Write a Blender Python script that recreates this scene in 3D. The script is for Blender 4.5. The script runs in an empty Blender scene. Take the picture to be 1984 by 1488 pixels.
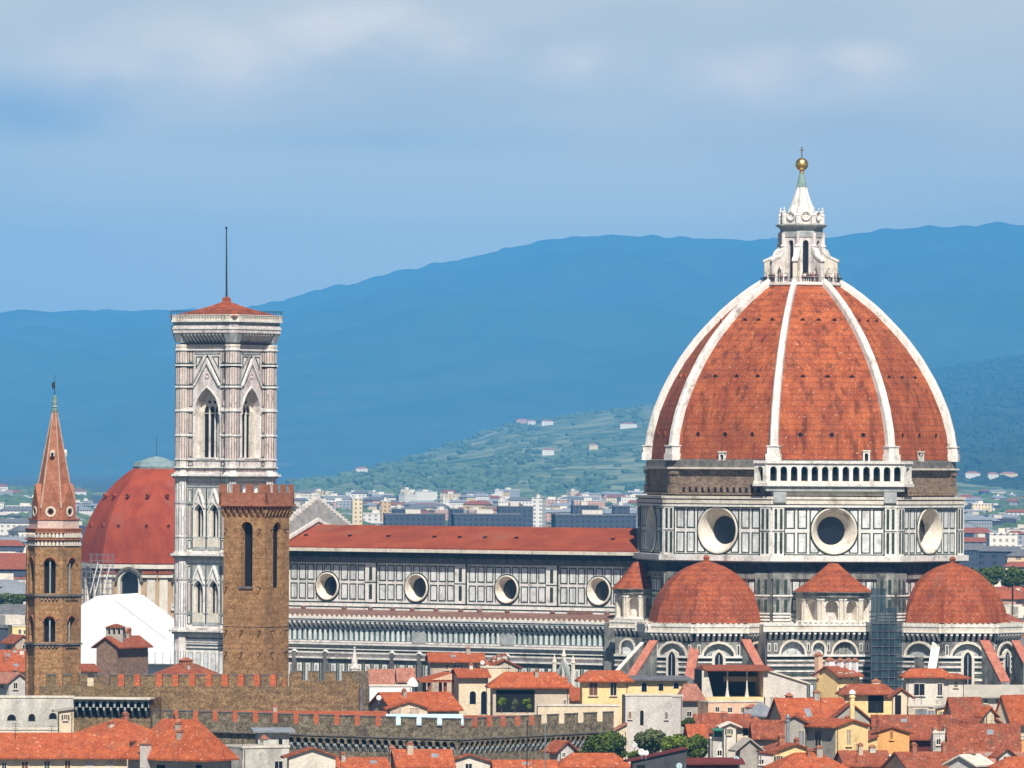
import bpy, bmesh, math, random
from mathutils import Vector, Matrix
R = math.radians
S = bpy.context.scene
COL = S.collection
random.seed(7)
# ---------------------------------------------------------------- camera
FPX, HZ, ROLL = 14000.0, 890.0, 0.0056      # focal length and horizon row in photo pixels (1984 wide)
CAMP = Vector((0, 0, 56))
PITCH = math.atan((HZ - 744) / FPX)
RC = Matrix.Rotation(math.pi / 2 + PITCH, 3, 'X') @ Matrix.Rotation(ROLL, 3, 'Z')
cd = bpy.data.cameras.new('camera'); cam = bpy.data.objects.new('camera', cd); COL.objects.link(cam)
cam.matrix_world = Matrix.Translation(CAMP) @ RC.to_4x4()
cd.sensor_width = 36; cd.lens = 36 * FPX / 1984; cd.clip_start = 1; cd.clip_end = 60000
S.camera = cam
# ---------------------------------------------------------------- sun, sky
SUN_AZ, SUN_EL = R(9), R(50)       # azimuth measured from behind the camera towards the right
sd = Vector((math.sin(SUN_AZ) * math.cos(SUN_EL), -math.cos(SUN_AZ) * math.cos(SUN_EL), math.sin(SUN_EL)))
sl = bpy.data.lights.new('sun', 'SUN'); so = bpy.data.objects.new('sun', sl); COL.objects.link(so)
so.rotation_euler = sd.to_track_quat('Z', 'Y').to_euler(); so.location = (0, 0, 300)
sl.energy = 5.0; sl.angle = R(0.5); sl.color = (1.0, 0.93, 0.82)
W = bpy.data.worlds.new('World'); S.world = W; W.use_nodes = True
nt = W.node_tree; N = nt.nodes; L = nt.links
bg = N['Background']; bg.inputs[1].default_value = 0.1
sk = N.new('ShaderNodeTexSky'); sk.sky_type = 'NISHITA'; sk.sun_disc = False
sk.sun_elevation = SUN_EL; sk.sun_rotation = math.pi - SUN_AZ; sk.altitude = 100
sk.air_density = 1.0; sk.dust_density = 0.3; sk.ozone_density = 3.0
tc = N.new('ShaderNodeTexCoord')
def wnoise(scale, loc, sc, det=4, rough=.5):
    m = N.new('ShaderNodeMapping'); m.inputs['Scale'].default_value = sc; m.inputs['Location'].default_value = loc
    n = N.new('ShaderNodeTexNoise'); n.inputs['Scale'].default_value = scale
    n.inputs['Detail'].default_value = det; n.inputs['Roughness'].default_value = rough
    L.new(tc.outputs['Generated'], m.inputs[0]); L.new(m.outputs[0], n.inputs['Vector']); return n
def ramp(src, a, b, ca=(0, 0, 0, 1), cb=(1, 1, 1, 1), tree=None):
    t = tree or nt
    r = t.nodes.new('ShaderNodeValToRGB'); r.color_ramp.elements[0].position = a; r.color_ramp.elements[1].position = b
    r.color_ramp.elements[0].color = ca; r.color_ramp.elements[1].color = cb
    r.color_ramp.interpolation = 'EASE'
    t.links.new(src, r.inputs[0]); return r
def wmix(fac, a, b, mode='MIX'):
    m = N.new('ShaderNodeMix'); m.data_type = 'RGBA'; m.blend_type = mode
    for s, v in ((0, fac), (6, a), (7, b)):
        if hasattr(v, 'links'): L.new(v, m.inputs[s])
        else: m.inputs[s].default_value = v
    return m.outputs[2]
tint = wmix(1.0, sk.outputs[0], (0.62, 0.80, 1.0, 1), 'MULTIPLY')
def vm(op, a, b=None):
    n = N.new('ShaderNodeVectorMath'); n.operation = op
    for i, v in ((0, a), (1, b)):
        if v is None: continue
        if hasattr(v, 'links'): L.new(v, n.inputs[i])
        else: n.inputs[i].default_value = v
    return n
def ms(op, a, b=None, clamp=False):
    n = N.new('ShaderNodeMath'); n.operation = op; n.use_clamp = clamp
    for i, v in ((0, a), (1, b)):
        if v is None: continue
        if hasattr(v, 'links'): L.new(v, n.inputs[i])
        else: n.inputs[i].default_value = v
    return n.outputs[0]
n1 = wnoise(26, (0.3, 0, 0.10), (1, 1, 2.4), 5, .5)
n2 = wnoise(48, (1.2, 0, 0.7), (1, 1, 1.8), 5, .52)
veil = ramp(n1.outputs[0], .36, .66).outputs[0]
puff = ramp(n2.outputs[0], .22, .80).outputs[0]
def bank(px, py, rx, ry):       # a soft cloud bank round one compass direction
    d = (RC @ Vector(((px - 992) / FPX, (744 - py) / FPX, -1))).normalized()
    o = vm('MULTIPLY', vm('SUBTRACT', tc.outputs['Generated'], tuple(d)).outputs[0], (FPX / rx, 1, FPX / ry))
    return ramp(vm('LENGTH', o.outputs[0]).outputs['Value'], 0, 1, (1, 1, 1, 1), (0, 0, 0, 1)).outputs[0]
bright = None
for q in ((1520, 150, 330, 95), (1130, 120, 170, 80), (360, 130, 480, 150), (1650, 120, 160, 60), (760, 60, 500, 120)):
    v_ = bank(*q); bright = v_ if bright is None else ms('MAXIMUM', bright, v_)
low = bank(950, 470, 1700, 300)
bluep = ms('MAXIMUM', bank(60, 205, 300, 95), ms('MULTIPLY', bank(700, 270, 700, 45), .3))
sep = N.new('ShaderNodeSeparateXYZ'); L.new(tc.outputs['Generated'], sep.inputs[0])
high = ramp(sep.outputs[2], .068, .13).outputs[0]          # clear air above the cloud banks near the horizon
a0 = wmix(ms('MULTIPLY', veil, .6), (7.2, 6.5, 5.2, 1), (8.8, 7.7, 5.8, 1))
a0 = wmix(ms('MULTIPLY', low, .8), a0, (11.4, 9.7, 6.3, 1))
a1 = wmix(ms('MULTIPLY', bluep, .7), a0, (2.6, 3.5, 4.7, 1))
a2 = wmix(ms('MULTIPLY', ms('MULTIPLY', bright, puff), .95, True), a1, (13.5, 10.6, 7.5, 1))
a2 = wmix(high, a2, wmix(1.0, tint, (.38, .38, .40, 1), 'MULTIPLY'))
L.new(a2, bg.inputs[0])
S.view_settings.view_transform = 'Standard'; S.view_settings.look = 'None'
S.view_settings.exposure = 0.40; S.view_settings.gamma = 1
S.render.engine = 'CYCLES'
S.cycles.max_bounces = 6; S.cycles.volume_bounces = 0
# ---------------------------------------------------------------- projection helpers
def ray(px, py): return RC @ Vector(((px - 992) / FPX, (744 - py) / FPX, -1))
def at(px, py, Y):
    r = ray(px, py); return CAMP + r * (Y / r.y)
def zof(px, py, Y): return at(px, py, Y).z
def dirv(a): return Vector((math.sin(a), -math.cos(a), 0))
class Fr:                       # an upright wall plane: u to the right, n outward, z up
    def __init__(s, o, a):
        s.o = Vector((o[0], o[1], 0)); s.a = a
        s.n = dirv(a); s.u = Vector((math.cos(a), math.sin(a), 0))
    def p(s, u, n, z): return s.o + s.u * u + s.n * n + Vector((0, 0, z))
    def hit(s, px, py, nn=0):
        r = ray(px, py); o = s.o + s.n * nn
        t = (o - CAMP).dot(s.n) / r.dot(s.n); q = CAMP + r * t
        return (q - s.o).dot(s.u), q.z
    def off(s, n, u=0): return Fr(s.o + s.n * n + s.u * u, s.a)
# ---------------------------------------------------------------- mesh builder
class MB:
    def __init__(s): s.v = []; s.f = []; s.m = []; s.sm = []; s.mats = []
    def mi(s, mat):
        if mat not in s.mats: s.mats.append(mat)
        return s.mats.index(mat)
    def add(s, vs, fs, mat, smooth=False):
        k = len(s.v); s.v += [Vector(v) for v in vs]; i = s.mi(mat)
        for f in fs: s.f.append([k + j for j in f]); s.m.append(i); s.sm.append(smooth)
    def quad(s, a, b, c, d, mat): s.add([a, b, c, d], [(0, 1, 2, 3)], mat)
    def hexa(s, P, mat):        # 8 points: bottom 4 ccw, top 4 ccw
        s.add(P, [(3, 2, 1, 0), (4, 5, 6, 7), (0, 1, 5, 4), (1, 2, 6, 5), (2, 3, 7, 6), (3, 0, 4, 7)], mat)
    def box(s, F, u0, u1, z0, z1, n0, n1, mat):
        if u1 < u0: u0, u1 = u1, u0
        if z1 < z0: z0, z1 = z1, z0
        p = F.p
        s.hexa([p(u0, n1, z0), p(u1, n1, z0), p(u1, n0, z0), p(u0, n0, z0), p(u0, n1, z1), p(u1, n1, z1), p(u1, n0, z1), p(u0, n0, z1)], mat)
    def prism(s, F, poly, n0, n1, mat):
        k = len(poly); a = [F.p(u, n1, z) for u, z in poly]; b = [F.p(u, n0, z) for u, z in poly]
        fs = [tuple(range(k)), tuple(range(2 * k - 1, k - 1, -1))] + [(i, i + k, (i + 1) % k + k, (i + 1) % k) for i in range(k)]
        s.add(a + b, fs, mat)
    def lathe(s, c, prof, seg, mat, rot=0, smooth=False, cap=True, a0=0, split=False):
        # prof: (radius, z absolute) from bottom to top; corners at rot + k*360/seg
        n = len(prof)
        if split:
            for k in range(seg):
                A, B = dirv(rot + 2 * math.pi * k / seg), dirv(rot + 2 * math.pi * (k + 1) / seg)
                vs = []
                for r, z in prof: vs += [Vector((c[0], c[1], z)) + A * r, Vector((c[0], c[1], z)) + B * r]
                s.add(vs, [(2 * i, 2 * i + 1, 2 * i + 3, 2 * i + 2) for i in range(n - 1)], mat, True)
            return
        vs = []
        for r, z in prof:
            for k in range(seg): vs.append(Vector((c[0], c[1], z)) + dirv(rot + 2 * math.pi * k / seg) * r)
        fs = [(i * seg + k, i * seg + (k + 1) % seg, (i + 1) * seg + (k + 1) % seg, (i + 1) * seg + k) for i in range(n - 1) for k in range(seg)]
        s.add(vs, fs, mat, smooth)
        if cap:
            s.add(vs[:seg], [tuple(range(seg - 1, -1, -1))], mat); s.add(vs[-seg:], [tuple(range(seg))], mat)
    def ring(s, F, cu, cz, prof, seg, mat, smooth=True):   # revolve (r, n) profile about an axis along n
        vs = []
        for r, n in prof:
            for k in range(seg):
                t = 2 * math.pi * k / seg; vs.append(F.p(cu + r * math.cos(t), n, cz + r * math.sin(t)))
        fs = [(i * seg + k, i * seg + (k + 1) % seg, (i + 1) * seg + (k + 1) % seg, (i + 1) * seg + k) for i in range(len(prof) - 1) for k in range(seg)]
        s.add(vs, fs, mat, smooth)
    def disc(s, F, cu, cz, r, n, mat, seg=32):
        s.add([F.p(cu + r * math.cos(2 * math.pi * k / seg), n, cz + r * math.sin(2 * math.pi * k / seg)) for k in range(seg)], [tuple(range(seg))], mat)
    def tube(s, a, b, r, mat, seg=6, r2=None):
        a, b = Vector(a), Vector(b); d = (b - a).normalized(); x = d.orthogonal().normalized(); y = d.cross(x)
        r2 = r if r2 is None else r2
        vs = [a + (x * math.cos(2 * math.pi * k / seg) + y * math.sin(2 * math.pi * k / seg)) * r for k in range(seg)]
        vs += [b + (x * math.cos(2 * math.pi * k / seg) + y * math.sin(2 * math.pi * k / seg)) * r2 for k in range(seg)]
        s.add(vs, [(k, (k + 1) % seg, (k + 1) % seg + seg, k + seg) for k in range(seg)] + [tuple(range(seg - 1, -1, -1)), tuple(range(seg, 2 * seg))], mat, False)
    def sphere(s, c, r, mat, seg=16, rings=10, sz=1.0):
        prof = [(max(.001, r * math.sin(math.pi * i / rings)), c[2] - r * sz * math.cos(math.pi * i / rings)) for i in range(rings + 1)]
        s.lathe(c, prof, seg, mat, smooth=True, cap=False)
    def holewall(s, F, u0, u1, z0, z1, cu, cz, r, n, mat, seg=32):
        an = [2 * math.pi * k / seg for k in range(seg)] + [math.atan2(z - cz, u - cu) % (2 * math.pi) for u in (u0, u1) for z in (z0, z1)]
        an = sorted(set(round(x, 6) for x in an)); pts = []
        for t in an:
            c, q = math.cos(t), math.sin(t); k = 1e9
            if c > 1e-6: k = min(k, (u1 - cu) / c)
            if c < -1e-6: k = min(k, (u0 - cu) / c)
            if q > 1e-6: k = min(k, (z1 - cz) / q)
            if q < -1e-6: k = min(k, (z0 - cz) / q)
            pts.append(((cu + r * c, cz + r * q), (cu + k * c, cz + k * q)))
        m = len(pts); vs = []
        for a, b in pts: vs += [F.p(a[0], n, a[1]), F.p(b[0], n, b[1])]
        s.add(vs, [(2 * i, 2 * i + 1, 2 * ((i + 1) % m) + 1, 2 * ((i + 1) % m)) for i in range(m)], mat)
    def build(s, name, parent=None, org=None):
        me = bpy.data.meshes.new(name)
        o0 = Vector(org) if org is not None else (Vector(ORG[parent.name]) if parent else Vector((0, 0, 0)))
        me.from_pydata([tuple(v - o0) for v in s.v], [], s.f)
        for m in s.mats: me.materials.append(m)
        me.polygons.foreach_set('material_index', s.m); me.polygons.foreach_set('use_smooth', s.sm)
        me.update(); 
        ob = bpy.data.objects.new(name, me); COL.objects.link(ob)
        if parent: ob.parent = parent
        else: ob.location = o0
        ORG[ob.name] = o0
        return ob
ORG = {}
def tag(o, label=None, cat=None, group=None, kind=None):
    if label: o['label'] = label
    if cat: o['category'] = cat
    if group: o['group'] = group
    if kind: o['kind'] = kind
    return o
def thing(name, loc, label, cat, group=None):
    o = bpy.data.objects.new(name, None); COL.objects.link(o); o.location = loc; o.empty_display_size = .5
    ORG[o.name] = Vector(loc); return tag(o, label, cat, group)
def arch_pts(a, b, za, zb, kind, k=8):
    w = b - a; m = (a + b) / 2
    if kind == 'rect': return [(a, zb), (b, zb)]
    if kind == 'round':
        zs = max(za, zb - w / 2); h = zb - zs
        return [(m - w / 2 * math.cos(math.pi * i / k), zs + h * math.sin(math.pi * i / k)) for i in range(k + 1)]
    zs = zb - .866 * w; h = k // 2; L_ = []
    for i in range(h + 1):
        t = R(60) * i / h; L_.append((b - w * math.cos(t), zs + w * math.sin(t)))
    return L_ + [(a + b - u, z) for u, z in L_[-2::-1]]
def wall_op(mb, F, u0, u1, z0, z1, ops, depth, mw, md, n=0, back=True, mrev=None):
    mrev = mrev or mw; ops = sorted(ops); x = u0
    for a, b, za, zb, kind in ops:
        mb.quad(F.p(x, n, z0), F.p(a, n, z0), F.p(a, n, z1), F.p(x, n, z1), mw)
        if za > z0: mb.quad(F.p(a, n, z0), F.p(b, n, z0), F.p(b, n, za), F.p(a, n, za), mw)
        P = arch_pts(a, b, za, zb, kind)
        for (ua, zaa), (ub, zbb) in zip(P[:-1], P[1:]):
            mb.quad(F.p(ua, n, zaa), F.p(ub, n, zbb), F.p(ub, n, z1), F.p(ua, n, z1), mw)
        out = [(a, za)] + P + [(b, za)]
        for i in range(len(out)):
            (p1, q1), (p2, q2) = out[i], out[(i + 1) % len(out)]
            mb.quad(F.p(p1, n, q1), F.p(p1, n - depth, q1), F.p(p2, n - depth, q2), F.p(p2, n, q2), mrev)
        if back: mb.add([F.p(u, n - depth, z) for u, z in reversed(out)], [tuple(range(len(out)))], md)
        x = b
    mb.quad(F.p(x, n, z0), F.p(u1, n, z0), F.p(u1, n, z1), F.p(x, n, z1), mw)
def arch_band(mb, F, a, b, za, zb, kind, wd, n0, n1, mat, legs=True):   # moulding following an arch
    P = arch_pts(a, b, za, zb, kind); Q = arch_pts(a - wd, b + wd, za, zb + wd, kind)
    if legs: P = [(a, za)] + P + [(b, za)]; Q = [(a - wd, za)] + Q + [(b + wd, za)]
    for i in range(len(P) - 1):
        mb.prism(F, [P[i], P[i + 1], Q[i + 1], Q[i]], n0, n1, mat)
def frame_rect(mb, F, u0, u1, z0, z1, t, n0, n1, mat):
    mb.box(F, u0, u1, z0, z0 + t, n0, n1, mat); mb.box(F, u0, u1, z1 - t, z1, n0, n1, mat)
    mb.box(F, u0, u0 + t, z0 + t, z1 - t, n0, n1, mat); mb.box(F, u1 - t, u1, z0 + t, z1 - t, n0, n1, mat)
def corbels(mb, F, u0, u1, z0, z1, proj, per, mat, fill=.45, n=0):
    k = max(1, round((u1 - u0) / per)); q = (u1 - u0) / k
    for i in range(k):
        a = u0 + q * (i + .5 - fill / 2); b = a + q * fill; p = F.p
        vs = [p(a, n, z0), p(b, n, z0), p(b, n, z1), p(a, n, z1), p(a, n + proj, z1), p(b, n + proj, z1), p(a, n + proj, z1 - (z1 - z0) * .3), p(b, n + proj, z1 - (z1 - z0) * .3)]
        mb.add(vs, [(0, 1, 7, 6), (6, 7, 5, 4), (0, 6, 4, 3), (1, 2, 5, 7), (3, 4, 5, 2)], mat)
# ---------------------------------------------------------------- materials
def mat(name, c1, c2=None, scale=.6, stretch=(1, 1, 1), rough=.85, c3=None, s3=.12, t3=(.52, .7), fine=0.0, metal=0, spec=.3, bump=0, lo=.35, hi=.65, row=None, det=5, streak=0, speck=None):
    m = bpy.data.materials.new(name); m.use_nodes = True; t = m.node_tree; b = t.nodes['Principled BSDF']
    b.inputs['Roughness'].default_value = rough; b.inputs['Metallic'].default_value = metal
    b.inputs['Specular IOR Level'].default_value = spec
    if not c2: b.inputs['Base Color'].default_value = (*c1, 1); return m
    g = t.nodes.new('ShaderNodeNewGeometry'); mp = t.nodes.new('ShaderNodeMapping'); mp.inputs['Scale'].default_value = stretch
    t.links.new(g.outputs['Position'], mp.inputs[0])
    n = t.nodes.new('ShaderNodeTexNoise'); n.inputs['Scale'].default_value = scale; n.inputs['Detail'].default_value = det; n.inputs['Roughness'].default_value = .65
    t.links.new(mp.outputs[0], n.inputs['Vector'])
    col = ramp(n.outputs[0], lo, hi, (*c1, 1), (*c2, 1), t).outputs[0]
    def mix(f, a, bb, mode='MIX'):
        x = t.nodes.new('ShaderNodeMix'); x.data_type = 'RGBA'; x.blend_type = mode
        for k, v in ((0, f), (6, a), (7, bb)):
            if hasattr(v, 'links'): t.links.new(v, x.inputs[k])
            else: x.inputs[k].default_value = v
        return x.outputs[2]
    if c3:
        n3 = t.nodes.new('ShaderNodeTexNoise'); n3.inputs['Scale'].default_value = s3; n3.inputs['Detail'].default_value = 6
        n3.inputs['Roughness'].default_value = .7
        t.links.new(g.outputs['Position'], n3.inputs['Vector'])
        col = mix(ramp(n3.outputs[0], t3[0], t3[1], tree=t).outputs[0], col, (*c3, 1))
    if fine:
        nf = t.nodes.new('ShaderNodeTexNoise'); nf.inputs['Scale'].default_value = 4.0; nf.inputs['Detail'].default_value = 3
        t.links.new(g.outputs['Position'], nf.inputs['Vector'])
        lo_ = 1 - fine; hi_ = 1 + fine
        col = mix(1.0, col, ramp(nf.outputs[0], .35, .65, (lo_, lo_, lo_, 1), (min(hi_, 1.6),) * 3 + (1,), t).outputs[0], 'MULTIPLY')
    if streak:       # rain streaks running down the surface
        ms_ = t.nodes.new('ShaderNodeMapping'); ms_.inputs['Scale'].default_value = (1.1, 1.1, .05); t.links.new(g.outputs['Position'], ms_.inputs[0])
        ns = t.nodes.new('ShaderNodeTexNoise'); ns.inputs['Scale'].default_value = .8; ns.inputs['Detail'].default_value = 3; t.links.new(ms_.outputs[0], ns.inputs['Vector'])
        k = 1 - streak; col = mix(1.0, col, ramp(ns.outputs[0], .50, .70, (1, 1, 1, 1), (k, k, k, 1), t).outputs[0], 'MULTIPLY')
    if speck:        # odd pale replacement tiles
        nk = t.nodes.new('ShaderNodeTexNoise'); nk.inputs['Scale'].default_value = 2.6; nk.inputs['Detail'].default_value = 1; t.links.new(g.outputs['Position'], nk.inputs['Vector'])
        col = mix(ramp(nk.outputs[0], .665, .72, (0, 0, 0, 1), (.55, .55, .55, 1), t).outputs[0], col, (*speck, 1))
    if row:          # courses: (period in metres, darkness)
        sp = t.nodes.new('ShaderNodeSeparateXYZ'); t.links.new(g.outputs['Position'], sp.inputs[0])
        ma = t.nodes.new('ShaderNodeMath'); ma.operation = 'PINGPONG'; ma.inputs[1].default_value = row[0] / 2
        t.links.new(sp.outputs[2], ma.inputs[0])
        k = 1 - row[1]
        col = mix(1.0, col, ramp(ma.outputs[0], 0.0, row[0] * .25, (k, k, k, 1), (1, 1, 1, 1), t).outputs[0], 'MULTIPLY')
    t.links.new(col, b.inputs['Base Color'])
    if bump:
        bp = t.nodes.new('ShaderNodeBump'); bp.inputs['Strength'].default_value = bump; bp.inputs['Distance'].default_value = .3
        t.links.new(n.outputs[0], bp.inputs['Height']); t.links.new(bp.outputs[0], b.inputs['Normal'])
    return m
M = {}
M['white'] = mat('white_marble', (.70, .68, .62), (.83, .81, .78), 1.2, (1, 1, .5), c3=(.36, .33, .29), s3=.3, t3=(.52, .72), fine=.12, streak=.2)
M['cream'] = mat('cream_marble', (.64, .58, .48), (.76, .71, .62), 1.0, (1, 1, .4), c3=(.36, .31, .24), s3=.3, t3=(.52, .72), fine=.1)
M['panel'] = mat('panel_marble', (.64, .67, .67), (.80, .81, .80), .8, (1, 1, .3), c3=(.42, .43, .42), s3=.5, t3=(.48, .68), fine=.12, streak=.3)
M['green'] = mat('green_marble', (.018, .035, .03), (.05, .075, .065), 1.5)
M['pink'] = mat('pink_marble', (.56, .42, .37), (.68, .54, .48), 1.3)
M['rosy'] = mat('rosy_marble', (.62, .56, .53), (.78, .73, .70), 1.0, (1, 1, .4), c3=(.32, .28, .26), s3=.35, t3=(.5, .7), fine=.14, streak=.25)
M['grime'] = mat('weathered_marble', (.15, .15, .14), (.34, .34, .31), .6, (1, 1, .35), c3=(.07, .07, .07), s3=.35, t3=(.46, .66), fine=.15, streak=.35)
M['greym'] = mat('grey_marble', (.29, .32, .315), (.44, .46, .45), .8, fine=.12)
M['tile'] = mat('dome_tile', (.28, .062, .022), (.44, .115, .036), .35, (1, 1, .6), c3=(.23, .07, .035), s3=.11, t3=(.5, .75), fine=.22, row=(1.1, .22), bump=.15, streak=.5, speck=(.66, .36, .24))
M['tile2'] = mat('apse_tile', (.26, .056, .02), (.37, .092, .032), .5, (1, 1, .6), c3=(.25, .09, .06), s3=.2, t3=(.5, .75), fine=.25, row=(.9, .25), streak=.35, speck=(.6, .32, .2))
M['naveroof'] = mat('nave_tile', (.23, .045, .020), (.31, .066, .026), .3, (.5, .5, 2), c3=(.24, .10, .06), s3=.06, fine=.15)
M['brick'] = mat('rough_brick', (.17, .115, .08), (.31, .235, .17), .9, (1, 1, 2), c3=(.12, .09, .07), s3=.35, fine=.2)
M['glass'] = mat('dark_glass', (.006, .009, .02), rough=.25, spec=.5)
M['dark'] = mat('dark_void', (.008, .008, .012), rough=.9)
M['gold'] = mat('gilded_copper', (.98, .66, .22), rough=.38, metal=1)
M['verdi'] = mat('verdigris', (.16, .26, .24), (.28, .38, .34), 1)
M['iron'] = mat('dark_iron', (.03, .035, .04), rough=.6)
M['lead'] = mat('grey_lead', (.10, .10, .11), (.18, .18, .19), 1)
M['soot'] = mat('sooty_stone', (.10, .095, .09), (.20, .185, .165), .8, (1, 1, .6))
M['aroof'] = mat('aisle_tile', (.16, .085, .065), (.24, .13, .10), .6, c3=(.14, .12, .11), s3=.2, fine=.2)
M['teal'] = mat('teal_marble', (.04, .10, .095), (.09, .17, .16), 1.2)
M['black'] = mat('shade_frieze_black', (.018, .018, .022), (.05, .05, .055), .8)  # near-black standing in for shade under cornice and eave; also the tower frieze
# ================================================================ CATHEDRAL
A0 = R(-34.5)                                   # outward normal of the nave's south wall
DC = at(1551, 800, 1346); DCX, DCY = DC.x, DC.y
SC = FPX / 1346.0
def dz(py, px=1551): return zof(px, py, 1346)
E_, S_, W_ = dirv(A0 + R(90)), dirv(A0), dirv(A0 - R(90))
def cpos(s=0, e=0): return Vector((DCX, DCY, 0)) + S_ * s + E_ * e
cath = thing('cathedral', (DCX, DCY, 0), 'white and green marble cathedral with a huge ribbed terracotta dome and a long nave', 'cathedral')
OCT0 = A0 + R(22.5)
c22 = math.cos(R(22.5)); s22 = math.sin(R(22.5))
def ngon_frames(c, Rc, rot, seg):               # wall frames of a regular polygon (rot = angle of a corner)
    out = []
    for k in range(seg):
        a = rot + 2 * math.pi * (k + .5) / seg; ap = Rc * math.cos(math.pi / seg)
        out.append(Fr(Vector((c[0], c[1], 0)) + dirv(a) * ap, a))
    return out
# ---- dome shell
PR = [(890, 297), (840, 290), (800, 279), (764, 264), (740, 252), (718, 239), (700, 228), (681, 214), (664, 201), (649, 188), (630, 170), (611, 151), (596, 134), (581, 115), (565, 93), (552, 72)]
prof = [(r / SC, dz(y)) for y, r in PR]
b = MB(); b.lathe(DC, prof, 8, M['tile'], OCT0, split=True)
b.lathe(DC, [(7.2, prof[-1][1]), (.1, prof[-1][1] + .01)], 8, M['white'], OCT0, cap=False)
dome = b.build('dome', cath)
def prof_r(z):
    for (r0, z0), (r1, z1) in zip(prof[:-1], prof[1:]):
        if z0 <= z <= z1: return r0 + (r1 - r0) * (z - z0) / (z1 - z0)
    return prof[-1][0]
for k in range(8):
    a = OCT0 + R(45) * k; d = dirv(a); t = Vector((math.cos(a), math.sin(a), 0)); b = MB(); vs = []
    n_ = len(prof)
    for i, (r, z) in enumerate(prof):
        w = .76 - .30 * i / n_; o = 1.0
        j = min(i + 1, n_ - 1); jm = max(i - 1, 0)
        tz = Vector((d.x * (prof[j][0] - prof[jm][0]), d.y * (prof[j][0] - prof[jm][0]), prof[j][1] - prof[jm][1])).normalized()
        nn = tz.cross(t) if (tz.cross(t)).dot(d) > 0 else -tz.cross(t)
        c = Vector((DCX, DCY, z)) + d * r
        vs += [c - t * w - nn * .8, c - t * w + nn * o * .75, c - t * w * .62 + nn * o * 1.15, c + t * w * .62 + nn * o * 1.15, c + t * w + nn * o * .75, c + t * w - nn * .8]
    b.add(vs, [(6 * i + q, 6 * i + q + 1, 6 * i + q + 7, 6 * i + q + 6) for i in range(n_ - 1) for q in range(5)], M['white'])
    F = Fr(Vector((DCX, DCY, 0)) + d * (prof[0][0] + .6), a)
    for y0, y1, hw, pr in ((893, 880, 1.35, .65), (881, 866, 1.1, .5), (866, 864, 1.25, .65)):
        b.box(F, -hw, hw, dz(y0), dz(y1), -1.5, pr, M['white'])
    b.build('rib', dome)
for k in range(8):
    a = OCT0 + R(45) * (k + .5)
    if math.cos(a) < -.1: continue
    for y, us in ((624, (-3.0, 0, 3.0)), (733, (-4.6, 0, 4.6)), (843, (-5.9, 0, 5.9))):
        z = dz(y); ap = prof_r(z) * c22
        for u in us:
            F = Fr(Vector((DCX, DCY, 0)) + dirv(a) * ap, a); b = MB()
            b.ring(F, u, z, [(.42, -.6), (.42, .12), (.58, .12), (.58, -.6)], 10, M['tile'], False); b.disc(F, u, z, .42, .05, M['dark'], 10)
            b.build('roof_vent', dome)
for k, px, py in ((7, 1398, 886), (0, 1679, 884), (1, 1787, 886)):
    a = OCT0 + R(45) * (k + .5); F = Fr(Vector((DCX, DCY, 0)) + dirv(a) * (prof[0][0] * c22 + .5), a)
    u, z = F.hit(px, py); b = MB()
    wall_op(b, F, u - .65, u + .65, z - 1.1, z + .9, [(u - .35, u + .35, z - 1.0, z + .55, 'round')], .5, M['white'], M['dark'])
    b.box(F, u - .75, u + .75, z + .9, z + 1.1, -1.5, .15, M['white']); b.box(F, u - .65, u + .65, z - 1.1, z + .9, -1.6, -.52, M['white'])
    b.build('dome_door', dome)
# ---- base of dome: sooty gutter, rough masonry band
Rd = 316 / SC
b = MB()
b.lathe(DC, [(29.3, dz(906)), (29.1, dz(893)), (28.0, dz(889))], 8, M['soot'], OCT0)
b.lathe(DC, [(29.9, dz(909.5)), (29.9, dz(906))], 8, M['cream'], OCT0)
b.build('gutter', cath)
b = MB(); RB = 29.0
fr = ngon_frames(DC, RB, OCT0, 8); hw = RB * s22
for k, F in enumerate(fr):
    b.quad(F.p(-hw, 0, dz(984)), F.p(hw, 0, dz(984)), F.p(hw, 0, dz(906)), F.p(-hw, 0, dz(906)), M['brick'])
    kk = 14; rnd = random.Random(k)
    for i in range(kk):
        u = -hw + 2.2 + (2 * hw - 4.4) * i / (kk - 1)
        if rnd.random() < .88: b.box(F, u - .24, u + .24, dz(954), dz(943), -.3, .42, M['brick']); b.box(F, u + .26, u + .72, dz(954), dz(944), -.2, .02, M['dark'])
    b.box(F, -hw - .3, hw + .3, dz(958), dz(955), 0, .7, M['brick'])
    for sgn in (-1, 1):
        x = sgn * (hw - .9)
        for j, (y0, y1) in enumerate(((984, 960), (955, 938), (938, 920), (920, 910))): b.box(F, x - .95, x + .95, dz(y0) + .02, dz(y1) - .1, 0, .35 + .22 * (j % 2), M['brick'])
b.build('masonry_band', cath)
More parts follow.
